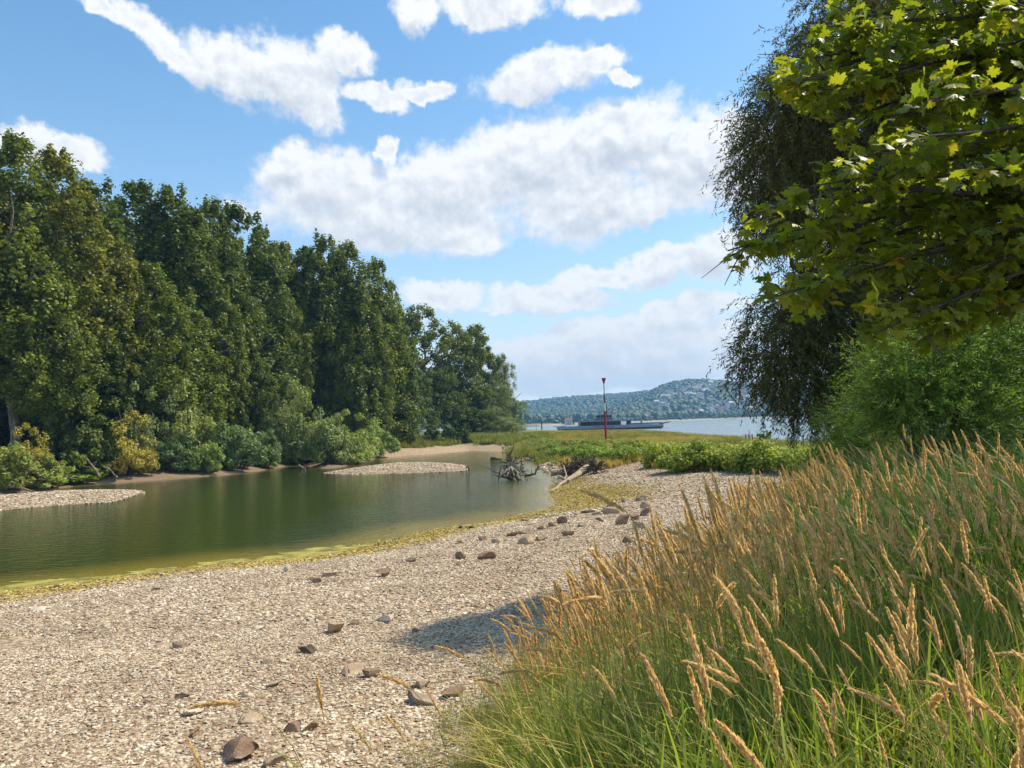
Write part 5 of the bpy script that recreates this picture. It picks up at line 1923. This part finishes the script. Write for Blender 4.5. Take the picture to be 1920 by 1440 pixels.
# root stump standing in the water
c0 = PZ(958, 901, 0)
e = empty('driftwood_stump', (c0[0], c0[1], 0), 0, label='bleached root stump with radiating dark roots standing in the pond', cat='driftwood')
k = c0[1] / FPX
b = MB()
b.tube([(0.1, 1.6, 0.25), (0.05, 0.9, 0.45), (0, 0.2, 0.62), (0, -0.15, 0.66)], [0.26, 0.3, 0.38, 0.5], 10)
b.build('trunk', pale_wood, e)
b = MB()
for i in range(13):
    an = rng.uniform(-0.3, math.pi + 0.3)
    s = np.array([0.18 * math.cos(an), -0.15, 0.62 + 0.15 * math.sin(an)])
    d = nrm(np.array([math.cos(an) * 1.0, -0.55, -0.55 + 0.2 * math.sin(an)]))
    b.tube(wobble(s, s + d * rng.uniform(0.7, 1.2), 6, 0.05), [0.11, 0.09, 0.075, 0.05, 0.03, 0.012], 6)
b.build('root', pale_wood, e)['kind'] = 'stuff'
r_ = roots(34, (0, 0.25, 0.85), 0.15, 0.4, 0.75, 0.05, root_wood, 'fine_roots', e, 0.5, up=0.45)
r_['kind'] = 'stuff'
r_ = roots(16, (0.75, -0.1, 0.45), 0.1, 0.3, 0.75, 0.045, root_wood, 'side_roots', e, 0.6, up=0.1)
r_['kind'] = 'stuff'
b = MB()
for (a, c2, ra) in [((910, 882), (955, 897), 0.035), ((926, 907), (988, 900), 0.05), ((936, 903), (941, 883), 0.04), ((975, 890), (976, 869), 0.04), ((985, 905), (960, 893), 0.09), ((930, 893), (962, 900), 0.06)]:
    p0 = P(a[0], a[1], c0[1]) - np.array([c0[0], c0[1], 0])
    p1 = P(c2[0], c2[1], c0[1] - 0.3) - np.array([c0[0], c0[1], 0])
    b.tube(wobble(p0, p1, 6, 0.03), [ra * .4, ra * .7, ra, ra, ra * 1.1, ra], 5)
o = b.build('stick', root_wood, e)
o['kind'] = 'stuff'
e.scale = (1.1, 1.1, 1.35)


def stick(name, pts, r0, mat, label, cat='driftwood', group=None, fork=0):
    P3 = [np.array(p) for p in pts]
    b = MB()
    full = []
    for i in range(len(P3) - 1):
        w_ = wobble(P3[i], P3[i + 1], 5, 0.03)
        full += w_ if i == 0 else w_[1:]
    n = len(full)
    o0 = full[0].copy()
    b.tube([p - o0 for p in full], [r0 * (1 - 0.75 * j / (n - 1)) for j in range(n)], 8)
    for f in range(fork):
        j = rng.integers(n // 3, n - 1)
        d = nrm(P3[-1] - P3[0] + rng.normal(0, 1, 3) * np.linalg.norm(P3[-1] - P3[0]) * 0.8 + np.array([0, 0, 0.3]))
        b.tube(wobble(full[j] - o0, full[j] - o0 + d * np.linalg.norm(P3[-1] - P3[0]) * rng.uniform(0.2, 0.4), 4, 0.08), [r0 * .4, r0 * .3, r0 * .2, r0 * .08], 5)
    o = b.build(name, mat, loc=o0)
    return tag(o, label, cat, group)


stick('driftwood_branch', [P(983, 892, 66), P(1003, 889, 66), P(1010, 872, 66)], 0.13, root_wood, 'dark branch rising from the water between stump and fallen tree', fork=5)
stick('driftwood_log', [PZ(922, 861, 0.05), PZ(941, 860.5, 0.1)], 0.32, dark_bark, 'short dark log floating at the far tip of the water')
stick('driftwood_branch', [P(950, 863, 95), P(957, 850, 95), P(962, 840, 95)], 0.22, barkmat('rusty_wood', (0.16, 0.09, 0.05), (0.32, 0.2, 0.12)), 'rust brown broken branch leaning up behind the stump', fork=1)
stick('driftwood_branch', [P(946, 861, 93), P(962, 864, 92), P(975, 870, 88)], 0.12, pale_wood, 'pale branch lying low behind the stump', fork=2)
# fallen tree on the beach
a0, a1, a2 = hit(1031, 922), hit(1068, 903), hit(1104, 884)
e = empty('fallen_tree', tuple(a2), 0, label='fallen bleached trunk with a dark root plate at the end of the inlet', cat='driftwood')
b = MB()
full = wobble(a2 + [0, 0, 0.45], a1 + [0, 0, 0.28], 6, 0.01) + wobble(a1 + [0, 0, 0.28], a0 + [0, 0, 0.08], 6, 0.012)[1:]
b.tube([p - a2 - np.array([0, 0, 0.12]) for p in full], [0.30, 0.28, 0.26, 0.23, 0.20, 0.17, 0.14, 0.12, 0.10, 0.08, 0.05], 9)
b.build('trunk', pale_wood, e)
for (px, py, n, L) in [(1115, 889, 60, 0.9), (1090, 884, 55, 0.95), (1066, 892, 50, 0.8)]:
    q_ = hit(px, py) - a2
    r_ = roots(n, q_ + np.array([0, 0, 0.45]), 0.1, 0.5, L, 0.10, root_wood, 'roots', e, 0.8, up=0.1)
    r_['kind'] = 'stuff'
b = MB()
for (q0, q1, ra) in [((1066, 906), (1048, 899), 0.10), ((1046, 912), (1033, 909), 0.07), ((1057, 903), (1052, 892), 0.07)]:
    b.tube(wobble(hit(*q0) + [0, 0, 0.15] - a2, hit(*q1) + [0, 0, 0.35] - a2, 5, 0.05), [ra, ra * .9, ra * .7, ra * .5, ra * .2], 5)
b.build('branch', pale_wood, e)['kind'] = 'stuff'
stick('driftwood_log', [hit(1064, 889) + [0, 0, 0.2], hit(1034, 892) + [0, 0, 0.15]], 0.3, pale_wood, 'pale log lying at the waterline before the dark root plate')
stick('driftwood_branch', [hit(1100, 880) + [0, 0, 0.5], hit(1125, 872) + [0, 0, 0.6]], 0.16, root_wood, 'dark branch behind the root plate below the weeds', fork=4)
stick('driftwood_branch', [hit(1012, 869) + [0, 0, 0.1], hit(1034, 862) + [0, 0, 0.5]], 0.16, root_wood, 'dark tangled branch on the drift line', fork=7)
stick('driftwood_branch', [hit(1020, 876) + [0, 0, 0.1], hit(1042, 868) + [0, 0, 0.3]], 0.12, pale_wood, 'pale slim branch under the drift line', fork=3)
stick('driftwood_branch', [hit(1150, 877) + [0, 0, 0.1], hit(1165, 870) + [0, 0, 0.35]], 0.18, root_wood, 'short dark log piece under the bright weed clump', fork=1)
# dead branches on the left mud bank
dbm = barkmat('dead_branch', (0.16, 0.12, 0.09), (0.34, 0.27, 0.21))


def lb(px, py):
    return P(px, py, SHD(min(px, 480)) - 0.2)


for i, (pts, r0, fk, lab) in enumerate([
    ([(186, 893), (172, 872), (158, 853)], 0.13, 5, 'grey forked dead branch sticking up from the mud bank'),
    ([(220, 895), (206, 880), (196, 876)], 0.10, 3, 'short dead branch right of the forked one'),
    ([(110, 908), (126, 893), (140, 898)], 0.12, 3, 'bent dark branch lying on the mud near the gravel bar'),
    ([(160, 905), (152, 897), (140, 890)], 0.07, 3, 'thin pale dead branch at the water below the bright plants'),
    ([(75, 890), (95, 897), (104, 902)], 0.16, 2, 'dark log slanting out of the olive bush'),
    ([(20, 912), (45, 916), (62, 921)], 0.14, 3, 'dark driftwood at the foot of the olive bush'),
    ([(560, 872), (572, 880), (578, 886)], 0.12, 5, 'dark dead branches under the overhanging willows'),
]):
    stick('dead_branch', [lb(*q_) for q_ in pts], r0, dbm, lab, 'branch', 'dead branches on the mud bank', fk)

# ------------------------------------------------------------------ river mark, ferry, things on and beyond the river
rng = np.random.default_rng(700)
red = plain('red_paint', (0.36, 0.02, 0.03), 0.5, var=0.15)
white = plain('white_paint', (0.78, 0.77, 0.74), 0.5, var=0.06)
dred = plain('dark_red_paint', (0.12, 0.02, 0.03), 0.6)
grey = plain('grey_paint', (0.11, 0.125, 0.14), 0.5, scale=0.6)
lgrey = plain('light_grey_paint', (0.26, 0.28, 0.29), 0.5, scale=0.6)
black = plain('black_paint', (0.02, 0.02, 0.022), 0.5)
glass = plain('dark_glass', (0.006, 0.007, 0.010), 0.35, 0.15)
steel = plain('grey_steel', (0.20, 0.20, 0.21), 0.5)

base = P(1136.5, 833, 112)
zb = gz(base[0], base[1])
e = empty('river_marker', (base[0], base[1], zb), 0, label='tall red and white striped river marker pole with a red cone on top', cat='marker pole')


def zz_at(px, py, d):
    return P(px, py, d)[2] - zb


lv = [zb - zb - 0.5] + [zz_at(1134, y, 112) for y in (771, 755.5, 741, 721)]
for (z0, z1, r0, mt, nm) in [(lv[0], lv[1], 0.17, red, 'lower_band'), (lv[1], lv[2], 0.13, white, 'white_band'), (lv[2], lv[3], 0.09, dred, 'dark_band'), (lv[3], lv[4], 0.07, lgrey, 'upper_pole')]:
    MB().tube([(0, 0, z0 + (0.01 if z0 > 0 else 0)), (0, 0, z1)], [r0, r0 * 0.96], 12).build(nm, mt, e)
MB().tube([(0, 0, lv[4]), (0, 0, lv[4] + 0.85)], [0.05, 0.30], 16).build('cone_topmark', red, e)
MB().tube([(0, 0, lv[4] + 0.85), (0, 0, lv[4] + 0.95)], [0.31, 0.31], 16).build('cone_rim', red, e)

# ferry, 380 m off
D = 380.0
fc = P(1150, 800, D)
e = empty('ferry', (fc[0], D, 0), rad(-1.5), label='grey car ferry with dark window band and raised wheelhouse crossing the river', cat='ferry')


def fx(px):
    return (px - 1150) / FPX * D


MB().prism([(fx(1052), -0.6), (fx(1234), -0.6), (fx(1241), 0.9), (fx(1045), 0.9)], -4.6, 4.6).build('lower_hull', black, e)
MB().prism([(fx(1045), 0.9), (fx(1241), 0.9), (fx(1240), 2.0), (fx(1200), 2.3), (fx(1045), 2.3)], -4.75, 4.75).build('upper_hull', lgrey, e)
b = MB()
for yy in (-4.7, 4.7):
    b.box(((fx(1176) + fx(1238)) / 2, yy, 2.62), (fx(1238) - fx(1176), 0.12, 0.6))
b.build('bulwark', grey, e)
MB().prism([(fx(1085), 2.3), (fx(1163), 2.3), (fx(1163), 4.25), (fx(1086.5), 4.25)], -4.3, 4.3).build('deck_house', grey, e)
wn = MB()
for k in range(12):
    x0 = fx(1088.5 + k * 6.0)
    o = MB().box((x0 + fx(1155.4) / 1.0 * 0.5 + 0.05, -4.33, 3.25), (fx(1155.6), 0.08, 1.8)).build('window', glass, e)
MB().box(((fx(1086) + fx(1183)) / 2, 0, 4.45), (fx(1183) - fx(1085), 9.4, 0.38)).build('deck_roof', lgrey, e)
for px in (1166, 1170):
    MB().box((fx(px), -4.2, 3.27), (0.3, 0.3, 1.94)).build('roof_post', white, e)
MB().box((fx(1177.5), -3.0, 3.27), (fx(1157.5), 2.4, 1.94)).build('stair_box', black, e)
MB().prism([(fx(1112), 4.65), (fx(1152), 4.65), (fx(1147), 6.2), (fx(1119), 6.2)], -3.0, 3.0).build('bridge_base', grey, e)
MB().prism([(fx(1119), 6.2), (fx(1146), 6.2), (fx(1148), 7.25), (fx(1117), 7.25)], -2.8, 2.8).build('wheelhouse', glass, e)
for px in (1117.3, 1126, 1134, 1141, 1147):
    MB().box((fx(px), -2.86, 6.75), (0.22, 0.08, 0.98)).build('window_post', lgrey, e)
MB().box((fx(1132.5), 0, 7.4), (fx(1168), 6.6, 0.28)).build('wheelhouse_roof', lgrey, e)
MB().tube([(fx(1145), -2.6, 6.2), (fx(1150), -2.9, 4.65)], [0.22, 0.22], 6).build('stair', white, e)
MB().tube([(fx(1138.5), 0.5, 7.5), (fx(1137.5), 0.5, 13.6)], [0.34, 0.30], 8).build('mast', black, e)
b = MB()
for px in range(1152, 1185, 4):
    b.box((fx(px), -4.4, 5.1), (0.07, 0.07, 0.95))
b.box(((fx(1152) + fx(1184)) / 2, -4.4, 5.6), (fx(1184) - fx(1152), 0.08, 0.10))
b.box(((fx(1152) + fx(1184)) / 2, -4.4, 5.2), (fx(1184) - fx(1152), 0.05, 0.05))
b.build('railing', white, e)
MB().box((fx(1201.5), -2, 3.6), (0.75, 0.8, 2.6)).build('ramp_tower', steel, e)
MB().tube([(fx(1201.5), -2, 4.9), (fx(1201.5), -2, 8.2)], [0.10, 0.06], 6).build('light_mast', steel, e)
for px in (1221, 1228):
    MB().tube([(fx(px), -4.5, 2.3), (fx(px), -4.5, 4.1)], [0.06, 0.04], 5).build('deck_pole', steel, e)
MB().prism([(fx(1238), 1.9), (fx(1254), 2.9), (fx(1254.5), 3.3), (fx(1237), 2.5)], -3.6, 3.6).build('ramp', grey, e)
MB().prism([(fx(1044), 2.4), (fx(1062), 2.6), (fx(1046), 1.8), (fx(1036), 2.6)], -3.6, 3.6).build('ramp', grey, e)
for px in (1114, 1118, 1122, 1128, 1140, 1144, 1148):
    MB().box((fx(px), -4.79, 1.75), (0.5, 0.06, 0.5)).build('hull_mark', dred, e)

pile = plain('dark_pile', (0.05, 0.045, 0.04), 0.8)


def post(px, py0, py1, d, r, label, mat=pile, name='mooring_post', cat='post', z0=None):
    a_, b_ = P(px, py0, d), P(px, py1, d)
    zlo = -1.0 if z0 is None else z0
    o = MB().tube([(0, 0, zlo), (0, 0, b_[2])], [r, r * 0.85], 8).build(name, mat, loc=(a_[0], a_[1], 0))
    o.data.materials[0] = mat
    return tag(o, label, cat)


post(1016, 806, 790.5, 400, 0.32, 'dark thick mooring post in the river left of the ferry')
post(1005.5, 806, 795, 420, 0.12, 'thin post in the river beside the thick mooring post', name='river_post')
post(1048, 805, 799.5, 380, 0.12, 'thin short post between the thick mooring post and the ferry', name='river_post')
post(1340, 829, 815, 150, 0.05, 'thin dark stick standing at the river edge', name='stick')
post(1405.5, 829, 806, 112, 0.05, 'taller thin stick standing beside the red and white barrier', name='stick')

# red and white barrier
b0 = P(1404, 846, 96)
g = gz(b0[0], b0[1])
e = empty('barrier', (b0[0], b0[1], g), 0.2, label='small red and white slatted barrier at the river path', cat='barrier')
hb_ = max(P(1404, 826, 96)[2] - g, 1.2)
for k in range(6):
    MB().box((-0.55 + k * 0.22, 0, hb_ * 0.5), (0.11, 0.05, hb_)).build('slat', red if k % 2 else white, e)
for z_ in (hb_ * 0.3, hb_ * 0.85):
    MB().box((0, 0.06, z_), (1.4, 0.06, 0.12)).build('rail', white, e)

# dark boat on the sand at the end of the trees
bp_ = P(968, 806, 330)
e = empty('rowing_boat', (bp_[0], bp_[1], max(gz(bp_[0], bp_[1]), 0) + 0.1), 0.15, label='dark boat hull lying at the end of the tree line', cat='boat')
vs, fs = [], []
for i in range(9):
    t_ = i / 8 * 2 - 1
    wd2 = 1.1 * (1 - abs(t_) ** 2.4)
    for j in range(5):
        an = math.pi * j / 4
        vs.append((t_ * 4.4, -wd2 * math.cos(an), 0.5 * abs(t_) ** 2 + 1.2 * (1 - abs(t_) ** 3) * math.sin(an) + 0.1))
for i in range(8):
    for j in range(4):
        fs.append((i * 5 + j, i * 5 + j + 1, (i + 1) * 5 + j + 1, (i + 1) * 5 + j))
MB().add(vs, fs).build('hull', plain('tarred_wood', (0.05, 0.045, 0.05), 0.6), e, smooth=True)
MB().box((0, 0, 1.35), (8.0, 0.14, 0.12)).build('keel', pile, e)

# houses
wallc = [plain('white_wall', (0.78, 0.77, 0.73), 0.8, var=0.04), plain('cream_wall', (0.62, 0.57, 0.48), 0.8, var=0.05), plain('brick_wall', (0.34, 0.15, 0.10), 0.8, var=0.1)]
roofc = [plain('grey_roof', (0.16, 0.16, 0.18), 0.7), plain('brown_roof', (0.20, 0.12, 0.09), 0.7), plain('light_roof', (0.40, 0.40, 0.42), 0.6)]
winm = plain('house_window', (0.05, 0.06, 0.08), 0.3)


def house_parts(w_, d_, h_, rh, mw, mr):
    b = MB().box((0, 0, h_ / 2 - 1.5), (w_, d_, h_ + 3))
    b.add([(-w_ / 2, -d_ / 2, h_), (-w_ / 2, d_ / 2, h_), (-w_ / 2, 0, h_ + rh), (w_ / 2, -d_ / 2, h_), (w_ / 2, d_ / 2, h_), (w_ / 2, 0, h_ + rh)], [(0, 1, 2), (3, 5, 4)])
    wall = b.mesh('wall', mw)
    t_ = 0.3
    r = MB()
    for s in (-1, 1):
        vs = []
        for x in (-w_ / 2 - 0.4, w_ / 2 + 0.4):
            vs += [(x, s * (d_ / 2 + 0.5), h_ - 0.3), (x, 0, h_ + rh + 0.05), (x, 0, h_ + rh + 0.05 + t_), (x, s * (d_ / 2 + 0.5), h_ - 0.3 + t_)]
        r.add(vs, [(0, 1, 2, 3), (7, 6, 5, 4), (0, 4, 5, 1), (3, 2, 6, 7), (0, 3, 7, 4)])
    roof = r.mesh('roof', mr)
    wm = MB().box((0, 0, 0), (1.3, 0.15, 1.5)).mesh('window', winm)
    wins = [(x, -d_ / 2 - 0.03, z_) for x in np.arange(-w_ / 2 + 1.8, w_ / 2 - 1, 2.6) for z_ in np.arange(1.8, h_ - 0.8, 3.0)]
    return wall, roof, wm, wins


HP = [house_parts(12, 9, 6.5, 4.0, wallc[0], roofc[0]), house_parts(10, 9, 6.0, 4.5, wallc[1], roofc[1]), house_parts(16, 10, 7.5, 3.5, wallc[0], roofc[2]), house_parts(11, 9, 8, 4, wallc[2], roofc[0]),
      house_parts(9, 13, 7.0, 5.5, wallc[0], roofc[0])]


def far_ground(px, py):
    d = ray(px, py)
    d = d / d[1]
    ys = np.arange(1050, 3200, 4.0)
    p = np.array([0, 0, CAM_H])[None] + ys[:, None] * d[None]
    zz_, on_, _ = hills_z(p[:, 0], p[:, 1])
    k = np.argmax((p[:, 2] <= zz_ + 1.0) & on_)
    return p[k] if k > 0 else None


def house(px, py, kind, s, label, rz=None, group=None, wins=False, name='house', cat='house'):
    p = far_ground(px, py)
    if p is None:
        return
    wall, roof, wm, wl_ = HP[kind]
    e = empty(name, (p[0], p[1] - 2, p[2] - 0.5 + (5.0 if group and 'hillside' in group else 1.0)), rng.uniform(-0.5, 0.5) if rz is None else rz, label=label, cat=cat, group=group)
    e.scale = (s, s, s)
    for me, nm in ((wall, 'wall'), (roof, 'roof')):
        link(bpy.data.objects.new(nm, me)).parent = e
    if wins:
        for q_ in wl_:
            o = link(bpy.data.objects.new('window', wm))
            o.parent = e
            o.location = q_
    return e


house(1213, 786, 1, 1.0, 'pale flat house at the left end of the far bank houses', 0.05, None, True)
house(1279, 779, 0, 0.9, 'white house with a steep grey gable near the bushes of the far bank', 1.4, None, True)
for i, (px, py, kd, sc, lab) in enumerate([
    (1291, 778, 0, 0.9, 'first low white house right of the steep gabled one on the far bank'), (1301, 777, 1, 0.9, 'second cream coloured house of the row on the far bank'),
    (1313, 776, 2, 0.8, 'wide white house in the row on the far bank'), (1326, 774, 0, 1.05, 'white twin gabled house before the brick one on the far bank'),
    (1334, 774, 4, 0.85, 'narrow white gable house touching the brick one on the far bank'), (1342, 773, 3, 1.15, 'dark red brick house on the far bank'),
    (1352, 772, 1, 1.0, 'cream coloured house right of the brick one on the far bank'), (1361, 771, 4, 1.0, 'white pointed gable house in the middle of the village'),
    (1383, 770, 4, 1.25, 'brightest white gable house above the landing stage'), (1393, 771, 1, 0.9, 'small cream coloured house beside the brightest gable'),
    (1405, 770, 2, 0.9, 'long grey roofed house above the landing stage'), (1417, 768, 3, 0.9, 'brick house nearest the hanging willow on the far bank'), (1426, 767, 0, 0.9, 'white house just left of the hanging willow twigs'),
    (1256, 746, 4, 1.5, 'white villa with tower like gable high on the hillside'), (1248, 751, 2, 1.3, 'wide pale villa below the one with the tower like gable'),
    (1243, 768, 0, 1.1, 'pale house alone in the woods low on the hillside'), (1387, 740, 0, 1.3, 'bright white house standing out on the right of the hillside'),
]):
    house(px, py, kd, sc, lab, None, 'houses of the village on the far bank', True)
n = 0
for row, (y0, y1, xa, xb, num) in enumerate([(727, 733, 1288, 1340, 7), (731, 738, 1280, 1330, 13), (737, 742, 1275, 1345, 12), (741, 748, 1262, 1320, 8), (722, 728, 1325, 1400, 8), (732, 742, 1370, 1425, 12),
                                             (742, 752, 1340, 1425, 12), (752, 762, 1385, 1430, 12), (757, 765, 1225, 1262, 4), (760, 768, 1330, 1385, 6)]):
    for k in range(num):
        px, py = xa + (xb - xa) * (k + rng.uniform(0.2, 0.8)) / num, rng.uniform(y0, y1)
        house(px, py, int(rng.integers(0, 3)), rng.uniform(0.6, 0.88), 'small pale house among the trees of the hillside across the river', None, 'houses scattered over the wooded hillside')
house(987, 798, 0, 1.1, 'white house at the far left bank beside the trees', 0.1, None, True)
house(1019, 797, 2, 0.9, 'white house behind the thick mooring post on the far bank', 0.1, None, True)
house(1066, 797, 1, 0.9, 'small pale house under the slim poplars on the far bank', 0.1, None, True)
e = house(1000, 799, 2, 1.0, 'white church with a thin spire on the far left bank', 0.1, None, True, 'church', 'church')
if e is not None:
    MB().box((3.5, 0, 6), (4, 4, 15)).build('tower', wallc[0], e)
    MB().tube([(3.5, 0, 13.5), (3.5, 0, 24)], [2.4, 0.1], 8).build('spire', roofc[2], e)

# slim poplars and landing stage on the far bank
for i, (px, tp, lab) in enumerate([(1069, 777, 'first of two slim dark poplars on the far bank left of the ferry'), (1076, 776, 'second of two slim dark poplars, closer to the ferry'), (1085, 786, 'short slim tree right above the ferry stern')]):
    g = far_ground(px, 797.5)
    if g is None:
        continue
    hh = P(px, tp, g[1])[2] - g[2]
    plant('slim_poplar', POP[0], ('crown', 'trunk'), g, (hh / 30 * 0.6, hh / 30 * 0.6, hh / 30), i, lab, 'tree', (0.7, 0.85, 1.0, 1), 'slim poplars on the far bank')
for i, px in enumerate((1350, 1366, 1372, 1258, 1270, 1300)):
    g = far_ground(px, 784 - (px - 1300) * 0.02)
    if g is not None:
        plant('round_tree', RND[0], ('crown', 'trunk'), g, (0.42, 0.42, 0.48 + 0.05 * (i % 3)), i, ['bushy light tree on the far bank left of the landing stage', 'tall bushy tree next to the landing stage', 'round tree touching the landing stage',
              'small tree on the grassy far bank behind the ferry bow', 'second small tree on the grassy far bank', 'small round tree before the white houses'][i], 'tree', (1.3, 1.4, 0.8, 1), 'trees on the far bank')
pd = 1560.0
c0 = P(1404, 783, pd)
e = empty('landing_stage', (c0[0], pd, 0), 0, label='dark landing stage with piles and a white boat on the far bank', cat='pier')
MB().box((0, 0, 9.0), (62, 5, 1.0)).build('deck', steel, e)
for k in range(7):
    MB().tube([(-29 + k * 9.6, 0, -2), (-29 + k * 9.6, 0, 13 if k % 2 else 10)], [0.8, 0.8], 8).build('pile', pile, e)
MB().box((0, 0, 11.2), (60, 0.3, 0.4)).build('handrail', steel, e)
e = empty('white_boat', (c0[0] - 6, pd - 25, 0), 0, label='long low white passenger boat moored at the landing stage', cat='boat')
MB().prism([(-27, -0.5), (25, -0.5), (30, 2.4), (-29, 2.4)], -3, 3).build('hull', white, e)
MB().box((-2, 0, 3.4), (42, 5, 1.9)).build('cabin', lgrey, e)
for k in range(10):
    MB().box((-20 + k * 4, -2.55, 3.5), (2.6, 0.1, 1.0)).build('window', glass, e)

# ------------------------------------------------------------------ air
m, t = newmat('haze')
pv = t.n('ShaderNodeVolumePrincipled')
pv.inputs['Color'].default_value = (0.30, 0.62, 1.0, 1)
pv.inputs['Density'].default_value = 0.00021
pv.inputs['Anisotropy'].default_value = 0.0
o = t.n('ShaderNodeOutputMaterial')
t.t.links.new(pv.outputs[0], o.inputs['Volume'])
hb = MB().box((0, 2050, 115), (8600, 4700, 242))
tag(hb.build('haze', m), 'thin blue air over the river and the hills', kind='stuff')
